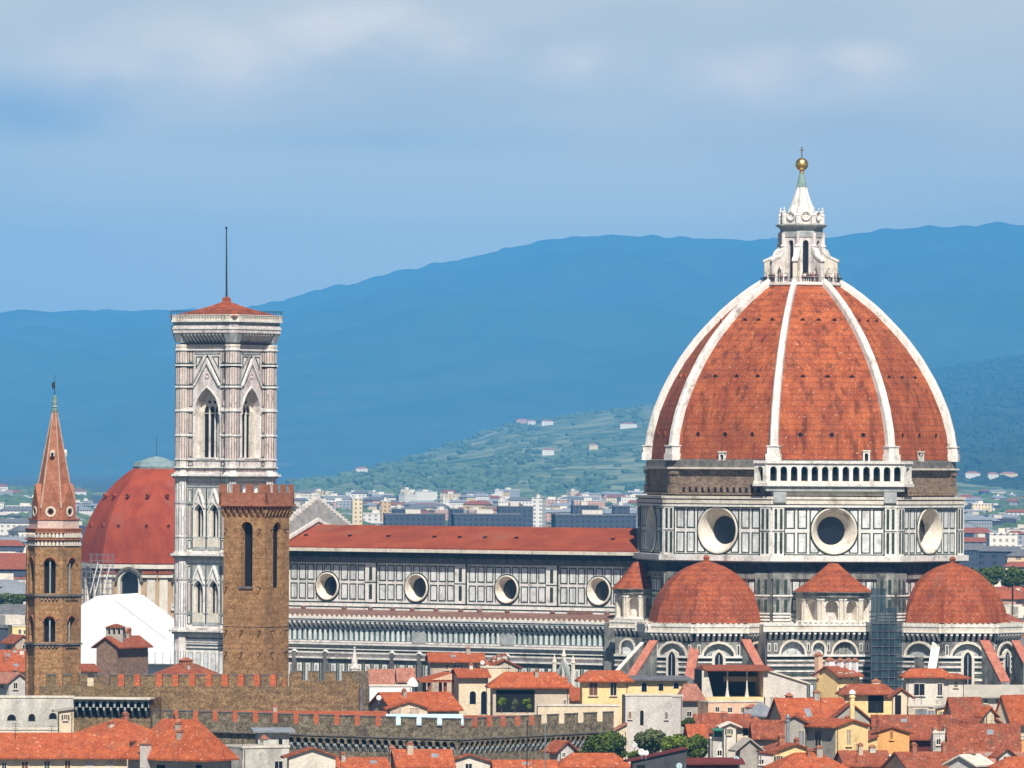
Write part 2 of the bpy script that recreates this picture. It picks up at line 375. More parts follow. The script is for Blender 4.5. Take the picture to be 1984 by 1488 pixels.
# ---- drum with marble panels
b = MB(); fr = ngon_frames(DC, Rd, OCT0, 8); hw = Rd * s22
zc0, zt = dz(1073), dz(980); zm = dz(1025.5)
RO, RG = 4.15, 2.6
def cut(u, z0, z1, cz, r, cu=0):                 # pieces of a vertical strip outside a round hole
    d2 = r * r - (u - cu) ** 2
    if d2 <= 0: return [(z0, z1)]
    h = math.sqrt(d2); o = []
    if z0 < cz - h: o.append((z0, min(z1, cz - h)))
    if z1 > cz + h: o.append((max(z0, cz + h), z1))
    return o
for k, F in enumerate(fr):
    b.holewall(F, -hw, hw, zc0, zt, 0, zm, RO - .1, 0, M['white'], 40)
    for uc in (-8.2, -5.95, -3.7, 3.7, 5.95, 8.2):
        for z0, z1 in ((zc0 + .45, zm - .35), (zm + .35, zt - .45)):
            for x0, x1, m_, nn in ((uc - .9, uc - .64, 'green', .05), (uc + .64, uc + .9, 'green', .05), (uc - .64, uc + .64, 'panel', .03)):
                if abs(uc) < 4 and m_ == 'panel':
                    for j in range(6):
                        xa = x0 + (x1 - x0) * j / 6; xb = x0 + (x1 - x0) * (j + 1) / 6
                        for q0, q1 in cut(min(abs(xa), abs(xb)), z0, z1, zm, RO + .1): b.box(F, xa, xb, q0, q1, 0, nn, M[m_])
                else:
                    for q0, q1 in cut(min(abs(x0), abs(x1)), z0, z1, zm, RO + .1): b.box(F, x0, x1, q0, q1, 0, nn, M[m_])
            for q0, q1 in ((z0, z0 + .2), (z1 - .2, z1)):
                if math.hypot(abs(uc) - .9, (q0 + q1) / 2 - zm) > RO + .1: b.box(F, uc - .86, uc + .86, q0, q1, 0, .055, M['green'])
    for x in (-9.35, -7.08, -4.83, 4.83, 7.08, 9.35): b.box(F, x - .12, x + .12, zc0 + .3, zt - .3, 0, .07, M['white'])
    b.box(F, -9.3, 9.3, zc0 + .12, zc0 + .3, 0, .06, M['green'])
    b.box(F, -9.3, 9.3, zt - .3, zt - .14, 0, .06, M['green'])
    for s_ in (-1, 1):
        xc = s_ * (hw - 1.15)
        b.box(F, xc - 1.15, xc + 1.15, zc0, zt, 0, .45, M['white'])
        for z0, z1 in ((zc0 + .4, zm - .3), (zm + .3, zt - .4)):
            for q in (-.5, .5): b.box(F, xc + q - .25, xc + q + .25, z0, z1, .45, .5, M['green'])
        b.box(F, xc - 1.15, xc + 1.15, zm - .12, zm, .45, .52, M['green'])
        b.box(F, xc * 1 - s_ * 1.15 - .1, xc - s_ * 1.15 + .1, zc0, zt, .3, .47, M['green'])
    # cornice
    for y0, y1, o, m_ in ((1083.5, 1073, 1.25, 'white'), (1086, 1083.5, .8, 'greym'), (981, 977, .55, 'white'), (977, 975, .35, 'green'), (975, 968, .6, 'cream'), (968, 966, .3, 'green'), (966, 961, .75, 'cream')):
        e = o * math.tan(R(22.5)); b.box(F, -hw - e, hw + e, dz(y0), dz(y1), -2, o, M[m_])
b.build('drum', cath)
for k, F in enumerate(fr):
    if math.cos(F.a) < -.3: continue
    b = MB()
    b.ring(F, 0, zm, [(RO + .16, 0), (RO + .16, .28), (RO - .02, .36), (RO - .22, .22), (RG, -2.3), (RG, -2.6)], 48, M['cream'])
    b.ring(F, 0, zm, [(RO + .42, 0), (RO + .42, .12), (RO + .16, .12)], 48, M['green'])
    o = b.build('round_window', cath)
    b = MB(); b.disc(F, 0, zm, RG, -2.5, M['glass'], 32)
    b.build('window_glass', o)
# inner core so no light leaks, and the dark lower octagon
b = MB(); b.lathe(DC, [(Rd - 4, dz(1090)), (Rd - 4, dz(900))], 8, M['dark'], OCT0); b.build('inner_core', cath)
# ---- gallery on the front face
b = MB(); F0_ = Fr(Vector((DCX, DCY, 0)) + dirv(A0 + R(45)) * (Rd * c22 + .9), A0 + R(45))
gz0, gz1, gz2, gz3 = dz(941), dz(931), dz(903), dz(893)
gl, gr = -12.9, 12.9
ops = [(-11.55 + 1.93 * i - .62, -11.55 + 1.93 * i + .62, gz1, gz2 - .05, 'round') for i in range(13)]
def gal(F, u0, u1, ops):
    wall_op(b, F, u0, u1, gz1, gz2 + .5, ops, 1.2, M['white'], M['dark'])
    b.box(F, u0, u1, gz0, gz0 + .55, -2.2, .55, M['white'])
    b.box(F, u0, u1, gz0 + .55, gz1, -1.5, 0, M['cream'])
    b.box(F, u0, u1, gz2 + .5, gz2 + .8, -2.2, .3, M['white'])
    n_ = max(1, round((u1 - u0) / 1.93))
    for i in range(n_ + 1):
        x = u0 + (u1 - u0) * i / n_; b.box(F, x - .1, x + .1, gz2 + .8, gz3, -.15, .15, M['white'])
        b.box(F, x - .13, x + .13, gz0 + .55, gz1, 0, .2, M['white'])
    b.box(F, u0, u1, gz3 - .12, gz3, -.1, .1, M['white'])
    b.box(F, u0, u1, gz2 + .8, gz3 - .12, -.05, .02, M['greym'])
gal(F0_, gl, gr, ops)
FL = Fr(F0_.p(gl, 0, 0), A0); gal(FL, -2.6, 0, [(-1.9, -.75, gz1, gz2 - .05, 'round')])
FR = Fr(F0_.p(gr, 0, 0), A0 + R(90)); gal(FR, 0, 2.6, [(.75, 1.9, gz1, gz2 - .05, 'round')])
b.box(F0_, gl, gr, gz0 - .9, gz0, -2, .1, M['greym'])
for y0, y1, o in ((959, 950, .1),):
    b.box(F0_, -hw, hw, dz(y0), dz(y1), -1.4, -.7, M['cream'])
for s_ in (-1, 1): b.box(F0_, s_ * (hw - 1.3) - 1.2, s_ * (hw - 1.3) + 1.2, dz(972), dz(943), -1.4, .0, M['greym'])
b.build('gallery', cath)
# ---- lantern
b = MB(); lz = lambda y: dz(y)
b.lathe(DC, [(7.4, lz(556)), (7.9, lz(553)), (7.9, lz(548))], 8, M['white'], OCT0)
LR = 4.0; fr = ngon_frames(DC, LR, OCT0, 8); w = LR * s22
for F in fr: wall_op(b, F, -w, w, lz(548), lz(447), [(-.55, .55, lz(540), lz(466), 'round')], .7, M['rosy'], M['glass'])
for k in range(8):
    d = dirv(OCT0 + R(45) * k); p_ = Vector((DCX, DCY, 0)) + d * (LR + .1)
    b.lathe(p_, [(.42, lz(548)), (.42, lz(480)), (.6, lz(478)), (.35, lz(474)), (.38, lz(452))], 8, M['rosy'])
b.lathe(DC, [(3.9, lz(462)), (4.15, lz(460)), (4.2, lz(450)), (4.0, lz(449)), (4.1, lz(443)), (4.9, lz(438)), (4.95, lz(436)), (3.9, lz(434))], 8, M['greym'], OCT0)
b.lathe(DC, [(3.75, lz(436)), (3.75, lz(418)), (3.3, lz(415))], 8, M['rosy'], OCT0)
lant = b.build('lantern', cath)
b = MB()
for k in range(8):
    a = OCT0 + R(45) * k; d = dirv(a); q = Vector((DCX, DCY, 0)) + d * 3.95
    b.lathe(q, [(.42, lz(434)), (.42, lz(420)), (.5, lz(418)), (.12, lz(414)), (.26, lz(411)), (.1, lz(408)), (.18, lz(405.5)), (.03, lz(402))], 6, M['white'])
    F = Fr(Vector((DCX, DCY, 0)) + dirv(a + R(22.5)) * 3.55, a + R(22.5))
    b.ring(F, 0, lz(419), [(.5, -.3), (.75, .25), (.85, .25), (.85, -.3)], 12, M['white'], False)
b.build('lantern_crown', lant)
for k in range(8):
    a = OCT0 + R(45) * k; d = dirv(a); t = Vector((math.cos(a), math.sin(a), 0))
    F = Fr(Vector((DCX, DCY, 0)), a + R(90)); b = MB()      # plane holding the radial profile: u = -radial
    s_ = 1 if F.u.dot(d) > 0 else -1
    P = [(4.0, 480), (4.6, 484), (4.5, 491), (5.3, 497), (6.3, 503), (6.9, 507), (6.9, 548), (5.7, 548), (5.7, 525), (5.3, 518), (4.8, 525), (4.8, 548), (4.0, 548)]
    b.prism(F, [(s_ * r, lz(y)) for r, y in P], -.42, .42, M['rosy'] if k % 2 else M['cream'])
    b.prism(F, [(s_ * r, lz(y)) for r, y in ((4.0, 478), (5.0, 486), (5.4, 496), (7.15, 504), (7.15, 508), (6.8, 507), (5.0, 499), (4.0, 488))], -.55, .55, M['white'])
    b.build('lantern_buttress', lant)
b = MB(); vs = []; seg = 16
cone = [(2.75, 418), (2.45, 408), (2.0, 396), (1.62, 386), (1.25, 374), (.95, 362), (.62, 345), (.4, 336)]
for i, (r, y) in enumerate(cone[:6]):
    for k in range(seg):
        rr = r * (1.0 if k % 2 == 0 else .80); vs.append(Vector((DCX, DCY, lz(y))) + dirv(OCT0 + 2 * math.pi * k / seg) * rr)
b.add(vs, [(i * seg + k, i * seg + (k + 1) % seg, (i + 1) * seg + (k + 1) % seg, (i + 1) * seg + k) for i in range(5) for k in range(seg)], M['white'])
b.lathe(DC, [(r, lz(y)) for r, y in cone[5:]], 12, M['verdi'], OCT0, smooth=True)
spire = b.build('lantern_spire', lant)
b = MB(); b.sphere((DCX, DCY, lz(318.5)), 1.2, M['gold'], 24, 16); b.lathe(DC, [(.32, lz(336)), (.5, lz(334)), (.3, lz(331)), (.4, lz(329))], 12, M['gold']); b.build('finial_ball', lant)
b = MB(); z = lz(306); F = Fr((DCX, DCY), R(0)); b.box(F, -.13, .13, z, lz(284), -.09, .09, M['lead']); b.box(F, -.42, .42, lz(292), lz(290), -.1, .1, M['lead']); b.build('cross', lant)
# iron balustrade on the lantern walk
b = MB(); fr = ngon_frames(DC, 7.75, OCT0, 8); w = 7.75 * s22
for F in fr:
    b.box(F, -w, w, lz(538) - .05, lz(538), -.03, .03, M['iron'])
    for i in range(14): x = -w + 2 * w * i / 14; b.box(F, x - .025, x + .025, lz(548), lz(538), -.02, .02, M['iron'])
b.build('balustrade', lant)

# ---- lower octagon under the drum cornice
RL = 29.6; b = MB(); fr = ngon_frames(DC, RL, OCT0, 8); hw = RL * s22
zb_, zt_ = 0, dz(1085); z1205 = dz(1207)
for F in fr:
    b.quad(F.p(-hw, 0, 0), F.p(hw, 0, 0), F.p(hw, 0, zt_), F.p(-hw, 0, zt_), M['greym'])
    b.box(F, -hw - .2, hw + .2, dz(1107), dz(1086), 0, .35, M['black']); b.box(F, -hw - .2, hw + .2, dz(1117), dz(1107), 0, .5, M['grime'])  # black ring: the drum cornice's shadow put into the stone colour
    for s_ in (-1, 1):
        xc = s_ * (hw - 1.6); b.box(F, xc - 1.6, xc + 1.6, 0, dz(1106), 0, .8, M['grime'])
        for y0, y1 in ((1146, 1118), (1180, 1156)):
            for q in (-.75, .75): b.box(F, xc + q - .3, xc + q + .3, dz(y0), dz(y1), .8, .85, M['green'])
        for y in (1150, 1184, 1190, 1196, 1202): b.box(F, xc - 1.65, xc + 1.65, dz(y), dz(y - 2.5), .8, .95, M['white'])
    for i in range(7):
        x = -6.9 + i * 2.3
        for y0, y1 in ((1146, 1120), (1180, 1154)):
            b.box(F, x - .8, x + .8, dz(y0), dz(y1), 0, .05, M['green']); b.box(F, x - .55, x + .55, dz(y0) + .25, dz(y1) - .25, 0, .08, M['panel'])
    for y in (1150, 1186, 1194, 1202): b.box(F, -hw, hw, dz(y), dz(y - 2.2), 0, .2, M['white'])
b.build('lower_wall', cath)

# ---- tribunes (apses) and blind exedras
def parapet(b, F, u0, u1, z0, z1, out):   # z0 bottom of corbels, z1 top; white pierced parapet on pointed corbels
    h = z1 - z0
    b.box(F, u0 - out, u1 + out, z0 + h * .58, z0 + h * .86, -.6, out, M['cream'])
    b.box(F, u0 - out, u1 + out, z0 + h * .50, z0 + h * .58, -.4, out + .15, M['white'])
    b.box(F, u0 - out, u1 + out, z0 + h * .86, z1, -.2 + out - .3, out + .12, M['white'])
    n_ = max(1, round((u1 - u0) / 1.0)); q = (u1 - u0) / n_
    for i in range(n_): b.box(F, u0 + q * i + .2, u0 + q * (i + 1) - .2, z1, z1 + .3, out - .2, out + .1, M['cream'])
    corbels(b, F, u0, u1, z0, z0 + h * .5, out, 1.05, M['white'], .42)
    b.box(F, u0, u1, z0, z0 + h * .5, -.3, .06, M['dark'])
def bands(b, F, u0, u1, rows, zf, n0=0):
    for y0, y1, o, m_ in rows: b.box(F, u0, u1, zf(y1), zf(y0), n0, n0 + o, M[m_])
ROWS = [(1268, 1272, .45, 'white'), (1272, 1277, .06, 'green'), (1279, 1281.5, .2, 'white'), (1281.5, 1286, .06, 'soot'), (1287, 1291, .25, 'rosy'), (1294, 1297, .06, 'green'), (1299, 1302, .2, 'white'), (1306, 1309, .06, 'green'), (1312, 1316, .3, 'cream'), (1316, 1321, .08, 'soot')]
def tribune(pcx, dist, ang, Rt, Rdm, apex_y, knob, spurs):
    c = at(pcx, 1200, 1346 - dist * math.cos(ang)); sc = FPX / c.y; zf = lambda y: zof(pcx, y, c.y)
    b = MB(); fr = ngon_frames(c, Rt, ang + R(22.5), 8); hw = Rt * s22
    zt = zf(1228); wins = []
    for F in fr:
        if (F.n).dot(dirv(ang)) < -.5: continue
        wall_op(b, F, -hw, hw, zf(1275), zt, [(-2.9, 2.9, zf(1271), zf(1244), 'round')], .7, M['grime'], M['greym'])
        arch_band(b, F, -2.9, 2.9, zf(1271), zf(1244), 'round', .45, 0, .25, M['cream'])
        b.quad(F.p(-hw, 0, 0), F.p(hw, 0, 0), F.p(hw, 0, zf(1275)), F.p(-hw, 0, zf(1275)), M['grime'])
        bands(b, F, -hw, -1.1, ROWS, zf); bands(b, F, 1.1, hw, ROWS, zf)
        for x in (-hw + .9, hw - .9): b.box(F, x - .3, x + .3, zf(1268), zf(1246), 0, .12, M['white']); b.box(F, x - .16, x + .16, zf(1266), zf(1248), .12, .16, M['green'])
        parapet(b, F, -hw, hw, zf(1240), zf(1208), .9)
        for k in range(-2, 3):
            x = k * 2.0
            b.box(F, x - .7, x + .7, zf(1352), zf(1324), 0, .05, M['green']); b.box(F, x - .5, x + .5, zf(1350), zf(1326), 0, .08, M['panel'])
    b.lathe(c, [(Rt - .3, zf(1210)), (Rt - .3, zf(1207))], 8, M['cream'], ang + R(22.5))
    body = b.build('apse_wall', cath)
    for F in fr:
        if (F.n).dot(dirv(ang)) < .2: continue
        b = MB(); b.prism(F, [(-1.25, zf(1325)), (1.25, zf(1325)), (1.25, zf(1262)), (0, zf(1255)), (-1.25, zf(1262))], -.1, .35, M['cream'])
        P = [(-.75, zf(1322)), (.75, zf(1322))] + arch_pts(-.75, .75, zf(1322), zf(1260), 'point')[::-1]
        b.prism(F, P, .1, .38, M['glass']); b.box(F, -.07, .07, zf(1322), zf(1266), .38, .46, M['greym'])
        b.build('lancet_window', cath)
    b = MB(); n_ = 14; P = []
    zb, za = zf(1205), zf(apex_y)
    for i in range(n_ + 1):
        t = i / n_; r = Rdm * (math.cos(t * math.pi / 2) * .80 + (1 - t) * .20); P.append((max(r, .25), zb + (za - zb) * (math.sin(t * math.pi / 2) * .82 + t * .18)))
    b.lathe(c, P, 8, M['tile2'], ang + R(22.5), split=True)
    roof = b.build('apse_dome', cath)
    b = MB(); b.lathe(c, [(.55, za - .4), (.5, za + .5), (.65, za + .6), (.3, za + 1.1)], 8, M['tile2']); b.build('roof_knob', roof)
    for (xa, ya, xb, yb, w_, m_) in spurs:
        b = MB(); Ya = c.y - Rt * .88; pa = at(xa, ya, Ya); pb = at(xb, yb, Ya - 5)
        t = Vector((1, 0, 0)) * w_ / 2; dn = Vector((0, 2.0, -30))
        dn2 = Vector((0, 0, -22))
        b.hexa([pa - t + dn, pa + t + dn, pb + t + dn2, pb - t + dn2, pa - t, pa + t, pb + t, pb - t][::1], M['grime'])
        up = Vector((0, 0, .25)); t2 = t * 1.18
        b.hexa([pb - t2, pb + t2, pa + t2, pa - t2, pb - t2 + up, pb + t2 + up, pa + t2 + up, pa - t2 + up], M[m_])
        b.build('sloping_buttress', cath)
    return c
M['spur'] = mat('spur_tile', (.36, .12, .08), (.47, .18, .12), 1.2, fine=.15)
cS = tribune(1368, 31, A0, 11.9, 10.75, 1087, 1080, [(1266, 1243, 1222, 1312, 1.3, 'spur'), (1348, 1243, 1335, 1318, 1.5, 'spur'), (1445, 1241, 1477, 1302, 1.4, 'spur'), (1244, 1247, 1196, 1300, .5, 'cream')])
cE = tribune(1845, 33, A0 + R(90), 12.4, 10.4, 1090, 1083, [(1815, 1243, 1803, 1312, 1.3, 'white'), (1908, 1243, 1948, 1322, 1.5, 'spur'), (1968, 1243, 1990, 1285, 1.3, 'spur')])
def exedra(pcx, Y, Rr, apex, eave, ang, base, seg=10):
    c = at(pcx, 1180, Y); zf = lambda y: zof(pcx, y, Y); b = MB()
    fr = ngon_frames(c, Rr, ang, seg); hw = Rr * math.sin(math.pi / seg); ow = hw * .58
    for F in fr:
        wall_op(b, F, -hw, hw, zf(base), zf(eave + 9), [(-ow, ow, zf(base - 4), zf(eave + 16), 'round')], 1.5, M['cream'], M['rosy'])
        arch_band(b, F, -ow, ow, zf(base - 4), zf(eave + 16), 'round', .2, 0, .15, M['white'], legs=False)
        for sg in (-1, 1):
            x = sg * (hw - .32); b.box(F, x - .24, x + .24, zf(base), zf(eave + 14), 0, .4, M['cream']); b.box(F, x - .32, x + .32, zf(eave + 16), zf(eave + 13), 0, .5, M['white'])
    b.lathe(c, [(Rr + .3, zf(base + 1)), (Rr + .55, zf(base + 1)), (Rr + .5, zf(base - 2)), (Rr + .1, zf(base - 2))], 20, M['white'])
    b.lathe(c, [(Rr + .1, zf(eave + 12)), (Rr + .5, zf(eave + 10)), (Rr + .6, zf(eave + 3)), (Rr + 1.0, zf(eave + 1)), (Rr + 1.0, zf(eave))], 28, M['grime'])
    b.lathe(c, [(Rr + .3, 0), (Rr + .3, zf(base))], 14, M['grime'])
    b.build('exedra', cath)
    b = MB(); b.lathe(c, [(Rr + 1.05, zf(eave)), ((Rr + 1) * .72, zf(eave - 15)), ((Rr + 1) * .42, zf(eave - 34)), (.9, zf(apex + 1)), (.2, zf(apex))], 14, M['tile2'], split=True); b.build('exedra_roof', cath)
exedra(1614, 1346 - 30, 6.3, 1091, 1146, A0 + R(45) + R(3), 1204)
exedra(1236, 1346 + 2, 4.0, 1088, 1140, A0 - R(45), 1198, 8)
# ---- sacristy block below the front exedra
Fs = Fr(Vector((DCX, DCY, 0)) + dirv(A0 + R(45)) * 37.5, A0 + R(45)); zs = lambda y: Fs.hit(1600, y)[1]
ul, ur = Fs.hit(1486, 1250)[0], Fs.hit(1690, 1250)[0]
b = MB(); ux = lambda x: Fs.hit(x, 1250)[0]
wall_op(b, Fs, ul, ur, zs(1274), zs(1230), [(ux(1513), ux(1559), zs(1272), zs(1243), 'round'), (ux(1575), ux(1597), zs(1272), zs(1245), 'round'), (ux(1614), ux(1659), zs(1272), zs(1243), 'round')], .8, M['grime'], M['panel'])
for x0, x1, y in ((1513, 1559, 1243), (1575, 1597, 1245), (1614, 1659, 1243)):
    arch_band(b, Fs, ux(x0), ux(x1), zs(1272), zs(y), 'round', .4, 0, .25, M['cream'])
    for k in (.33, .67): u = ux(x0 + (x1 - x0) * k); b.box(Fs, u - .07, u + .07, zs(1272), zs(y + 6), -.75, -.6, M['greym'])
b.quad(Fs.p(ul, 0, 0), Fs.p(ur, 0, 0), Fs.p(ur, 0, zs(1274)), Fs.p(ul, 0, zs(1274)), M['grime'])
bands(b, Fs, ul, ur, ROWS, zs)
parapet(b, Fs, ul, ur, zs(1240), zs(1208), .9)
b.box(Fs, ul, ur, 0, zs(1211), -14, -.9, M['cream'])
for x in (1490, 1503, 1566, 1605, 1668, 1680): u = ux(x); b.box(Fs, u - .28, u + .28, zs(1262), zs(1246), 0, .14, M['white']); b.box(Fs, u - .13, u + .13, zs(1260), zs(1248), .14, .18, M['green'])
for x in range(1495, 1690, 13): u = ux(x); b.box(Fs, u - .45, u + .45, zs(1352), zs(1325), 0, .06, M['green']); b.box(Fs, u - .28, u + .28, zs(1350), zs(1327), 0, .09, M['panel'])
b.build('sacristy_wall', cath)

# ---- nave
NF = Fr(cpos(s=10.5), A0)                        # clerestory south wall
uL = NF.hit(552, 1100)[0] - 6; uR = NF.hit(1244, 1100)[0] + 2
nz = lambda y, x=900: NF.hit(x, y)[1]
bays = [NF.hit(x, 1100)[0] for x in (894.5, 1072)]; bw = bays[1] - bays[0]
bw = (NF.hit(1161, 1140)[0] - NF.hit(635, 1135)[0]) / 3; o0 = NF.hit(635, 1135)[0]
b = MB(); zoc = nz(1139, 810); z0n, z1n = nz(1170), nz(1093); zmid = nz(1131)
ROn, RGn = 2.5, 1.9; e_last = o0 + 3 * bw + bw / 2
for k in range(-1, 4):
    uc = o0 + k * bw; a_, b_ = uc - bw / 2, uc + bw / 2
    if k < 0: a_ = min(a_, uL)
    if k == 3: b_ = uR
    b.holewall(NF, a_, b_, z0n, z1n, uc, zoc, ROn, 0, M['white'], 32)
    pit = (bw - 3.0) / 9
    for i in range(-4, 5):
        x = uc + i * pit; hwp = pit * .41; t_ = .2
        for q0, q1 in ((z0n + .45, zmid - .3), (zmid + .3, z1n - .4)):
            for xa, xb, m_, nn in ((x - hwp, x - hwp + t_, 'green', .06), (x + hwp - t_, x + hwp, 'green', .06), (x - hwp + t_, x + hwp - t_, 'panel', .03)):
                for g0, g1 in cut(min(abs(xa - uc), abs(xb - uc)), q0, q1, zoc, ROn + .35): b.box(NF, xa, xb, g0, g1, 0, nn, M[m_])
            for g0, g1 in ((q0, q0 + t_), (q1 - t_, q1)):
                if math.hypot(max(0, abs(x - uc) - hwp), (g0 + g1) / 2 - zoc) > ROn + .2: b.box(NF, x - hwp, x + hwp, g0, g1, 0, .065, M['green'])
    for xe in (a_, b_):
        if xe > uR - 1 or xe < uL + 1: continue
        s_ = 1 if xe == b_ else -1
        if s_ < 0: continue
        b.box(NF, xe - 1.3, xe + 1.3, z0n, z1n, 0, .45, M['white'])
        for q0, q1 in ((z0n + .6, zmid - .4), (zmid + .4, z1n - .8)): b.box(NF, xe - .35, xe + .35, q0, q1, .45, .5, M['green'])
        b.box(NF, xe - 1.3, xe + 1.3, zmid - .1, zmid + .08, .45, .5, M['green']); b.box(NF, xe + 1.2, xe + 1.4, z0n, z1n, .2, .5, M['green'])
nr = lambda y0, y1, n0, n1, m_: b.box(NF, uL, uR, nz(y0), nz(y1), n0, n1, M[m_])
nr(1173, 1170, -1, .15, 'green'); nr(1179, 1173, -1, .35, 'white'); nr(1182, 1179, -1, .2, 'green'); nr(1188, 1182, -1, .8, 'white')
nr(1093, 1092, -1, .3, 'green'); nr(1092, 1082, -1, .35, 'lead'); nr(1082, 1077, -1, .9, 'black'); nr(1071.5, 1065, -1.5, 2.3, 'cream'); nr(1074, 1071.5, -1.5, 1.9, 'black')  # lead and black bands paint in the deep shade below the eave
corbels(b, NF, uL, uR, nz(1079), nz(1074), 1.6, 1.1, M['black'], .4)  # corbels blackened as part of the same painted eave shade
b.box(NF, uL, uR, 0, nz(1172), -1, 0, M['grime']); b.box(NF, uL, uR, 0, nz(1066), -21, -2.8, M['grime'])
b.build('nave_wall', cath)
for k in range(-1, 4):
    uc = o0 + k * bw; b = MB()
    b.ring(NF, uc, zoc, [(ROn + .18, 0), (ROn + .18, .3), (ROn + .02, .4), (ROn - .16, .25), (RGn, -1.5), (RGn, -1.7)], 36, M['cream'])
    b.ring(NF, uc, zoc, [(ROn + .46, 0), (ROn + .46, .1), (ROn + .18, .1)], 36, M['green'])
    o = b.build('round_window', cath); b = MB(); b.disc(NF, uc, zoc, RGn, -1.6, M['glass']); b.build('window_glass', o)
# nave roof: ridge on the axis
AX = Fr(cpos(s=0), A0); ridge_z = AX.hit(900, 1019.5)[1]; eave_z = nz(1065)
b = MB(); p = NF.p; pr = lambda u, n, z: NF.p(u, n, z)
uRL = NF.hit(566, 1060)[0] - 4
b.hexa([pr(uRL, 2.2, eave_z), pr(uR, 2.2, eave_z), pr(uR, -10.5, eave_z), pr(uRL, -10.5, eave_z), pr(uRL, 2.2, eave_z + .25), pr(uR, 2.2, eave_z + .25), pr(uR, -10.5, ridge_z), pr(uRL, -10.5, ridge_z)], M['naveroof'])
b.hexa([pr(uRL, -10.5, eave_z), pr(uR, -10.5, eave_z), pr(uR, -23, eave_z), pr(uRL, -23, eave_z), pr(uRL, -10.5, ridge_z), pr(uR, -10.5, ridge_z), pr(uR, -23, eave_z + .25), pr(uRL, -23, eave_z + .25)], M['naveroof'])
roofn = b.build('nave_roof', cath)
rz = lambda n: eave_z + .25 + (ridge_z - eave_z - .25) * (2.2 - n) / 12.7
for px, py in ((593, 1041), (678, 1042), (753, 1042.5), (842, 1043.5), (891, 1043), (940, 1043), (1001, 1043), (1188, 1046)):
    u = NF.hit(px, py, -4)[0]; b = MB(); b.box(NF, u - .3, u + .3, rz(-4) - .3, rz(-4) + .28, -4.3, -3.7, M['dark']); b.build('roof_vent', roofn)
# facade gable seen from behind, stepped cresting
for uo, hh, m_ in ((0, 3.6, 'greym'), (-5.5, 2.4, 'grime')):
    u = NF.hit(566, 1045)[0] - 2.0 + uo; F = Fr(NF.p(u, 0, 0), A0 + R(90)); b = MB()
    # u axis of F runs from front (south) to back (north): clerestory wall at 0, ridge at 10.5
    P = [(-3.5, eave_z - 4), (24.5, eave_z - 4), (24.5, eave_z + .5 + hh * .6), (10.5, ridge_z + 1.6 + hh), (-3.5, eave_z + .5 + hh * .6)]
    b.prism(F, P, -.5, .5, M[m_])
    for i in range(14):
        for sgn in (-1, 1):
            t = (i + .5) / 14; x = 10.5 + sgn * 14 * t; z = ridge_z + 1.6 + hh - (ridge_z + 1.1 + hh * .4 - eave_z) * t
            b.box(F, x - .28, x + .28, z - .3, z + .55, -.55, .55, M['white'])
    for sgn in (-1, 1):
        q = [(10.5, ridge_z + .6), (10.5 + sgn * 13.5, eave_z + .1), (10.5 + sgn * 13.5, eave_z + .8), (10.5, ridge_z + 1.3)]
        b.prism(F, q if sgn < 0 else q[::-1], .5, .75, M['white'])
    b.build('facade_gable', cath)
# ---- aisle
AF = Fr(cpos(s=20.5), A0); az = lambda y, x=870: AF.hit(x, y)[1]
aL = AF.hit(540, 1250)[0] - 4; aR = AF.hit(1180, 1250)[0]; aR2 = aR + 2.2
b = MB()
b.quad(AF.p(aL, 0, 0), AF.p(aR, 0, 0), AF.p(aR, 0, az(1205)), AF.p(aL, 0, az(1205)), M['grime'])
def ar(y0, y1, o, m_): b.box(AF, aL, aR, az(y1), az(y0), 0, o, M[m_])
# parapet and corbel table
b.box(AF, aL, aR, az(1203.5), az(1199), -.3, 1.45, M['white']); b.box(AF, aL, aR, az(1207.5), az(1203.5), -.3, 1.3, M['greym'])
n_ = int((aR - aL) / 1.15)
for i in range(n_):
    x = aL + (aR - aL) * (i + .5) / n_
    b.prism(AF, [(x - .38, az(1199)), (x + .38, az(1199)), (x, az(1194.5))], 1.15, 1.4, M['cream'])
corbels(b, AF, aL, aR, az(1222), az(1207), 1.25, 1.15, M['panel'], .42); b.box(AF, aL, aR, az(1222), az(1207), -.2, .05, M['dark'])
n_ = int((aR - aL) / 1.2); gap = set()
b.box(AF, aL, aR, az(1246), az(1223), 0, .05, M['teal'])
for i in range(n_):
    x = aL + (aR - aL) * (i + .5) / n_
    b.box(AF, x - .27, x + .27, az(1245), az(1224), .05, .28, M['panel'])
for y0, y1, o, m_ in ((1221, 1223.5, .3, 'greym'), (1246, 1249.5, .35, 'rosy'), (1250.5, 1254, .75, 'white'), (1254, 1261, .12, 'greym'), (1261, 1263.5, .3, 'white'), (1264, 1267, .08, 'green'), (1268, 1271, .5, 'white'), (1271, 1277, .15, 'rosy'), (1278, 1281.5, .5, 'white'), (1281.5, 1288, .08, 'soot')): ar(y0, y1, o, m_)
n_ = int((aR - aL) / 2.0)
for i in range(n_):
    x = aL + (aR - aL) * (i + .5) / n_
    b.box(AF, x - .8, x + .8, az(1340), az(1289), 0, .05, M['green']); b.box(AF, x - .55, x + .55, az(1338), az(1291), 0, .12, M['white'])
    b.box(AF, x - .25, x + .25, az(1330), az(1294), .12, .16, M['greym'])
b.box(AF, aR, aR2, 0, az(1200), -6, 1.6, M['grime'])
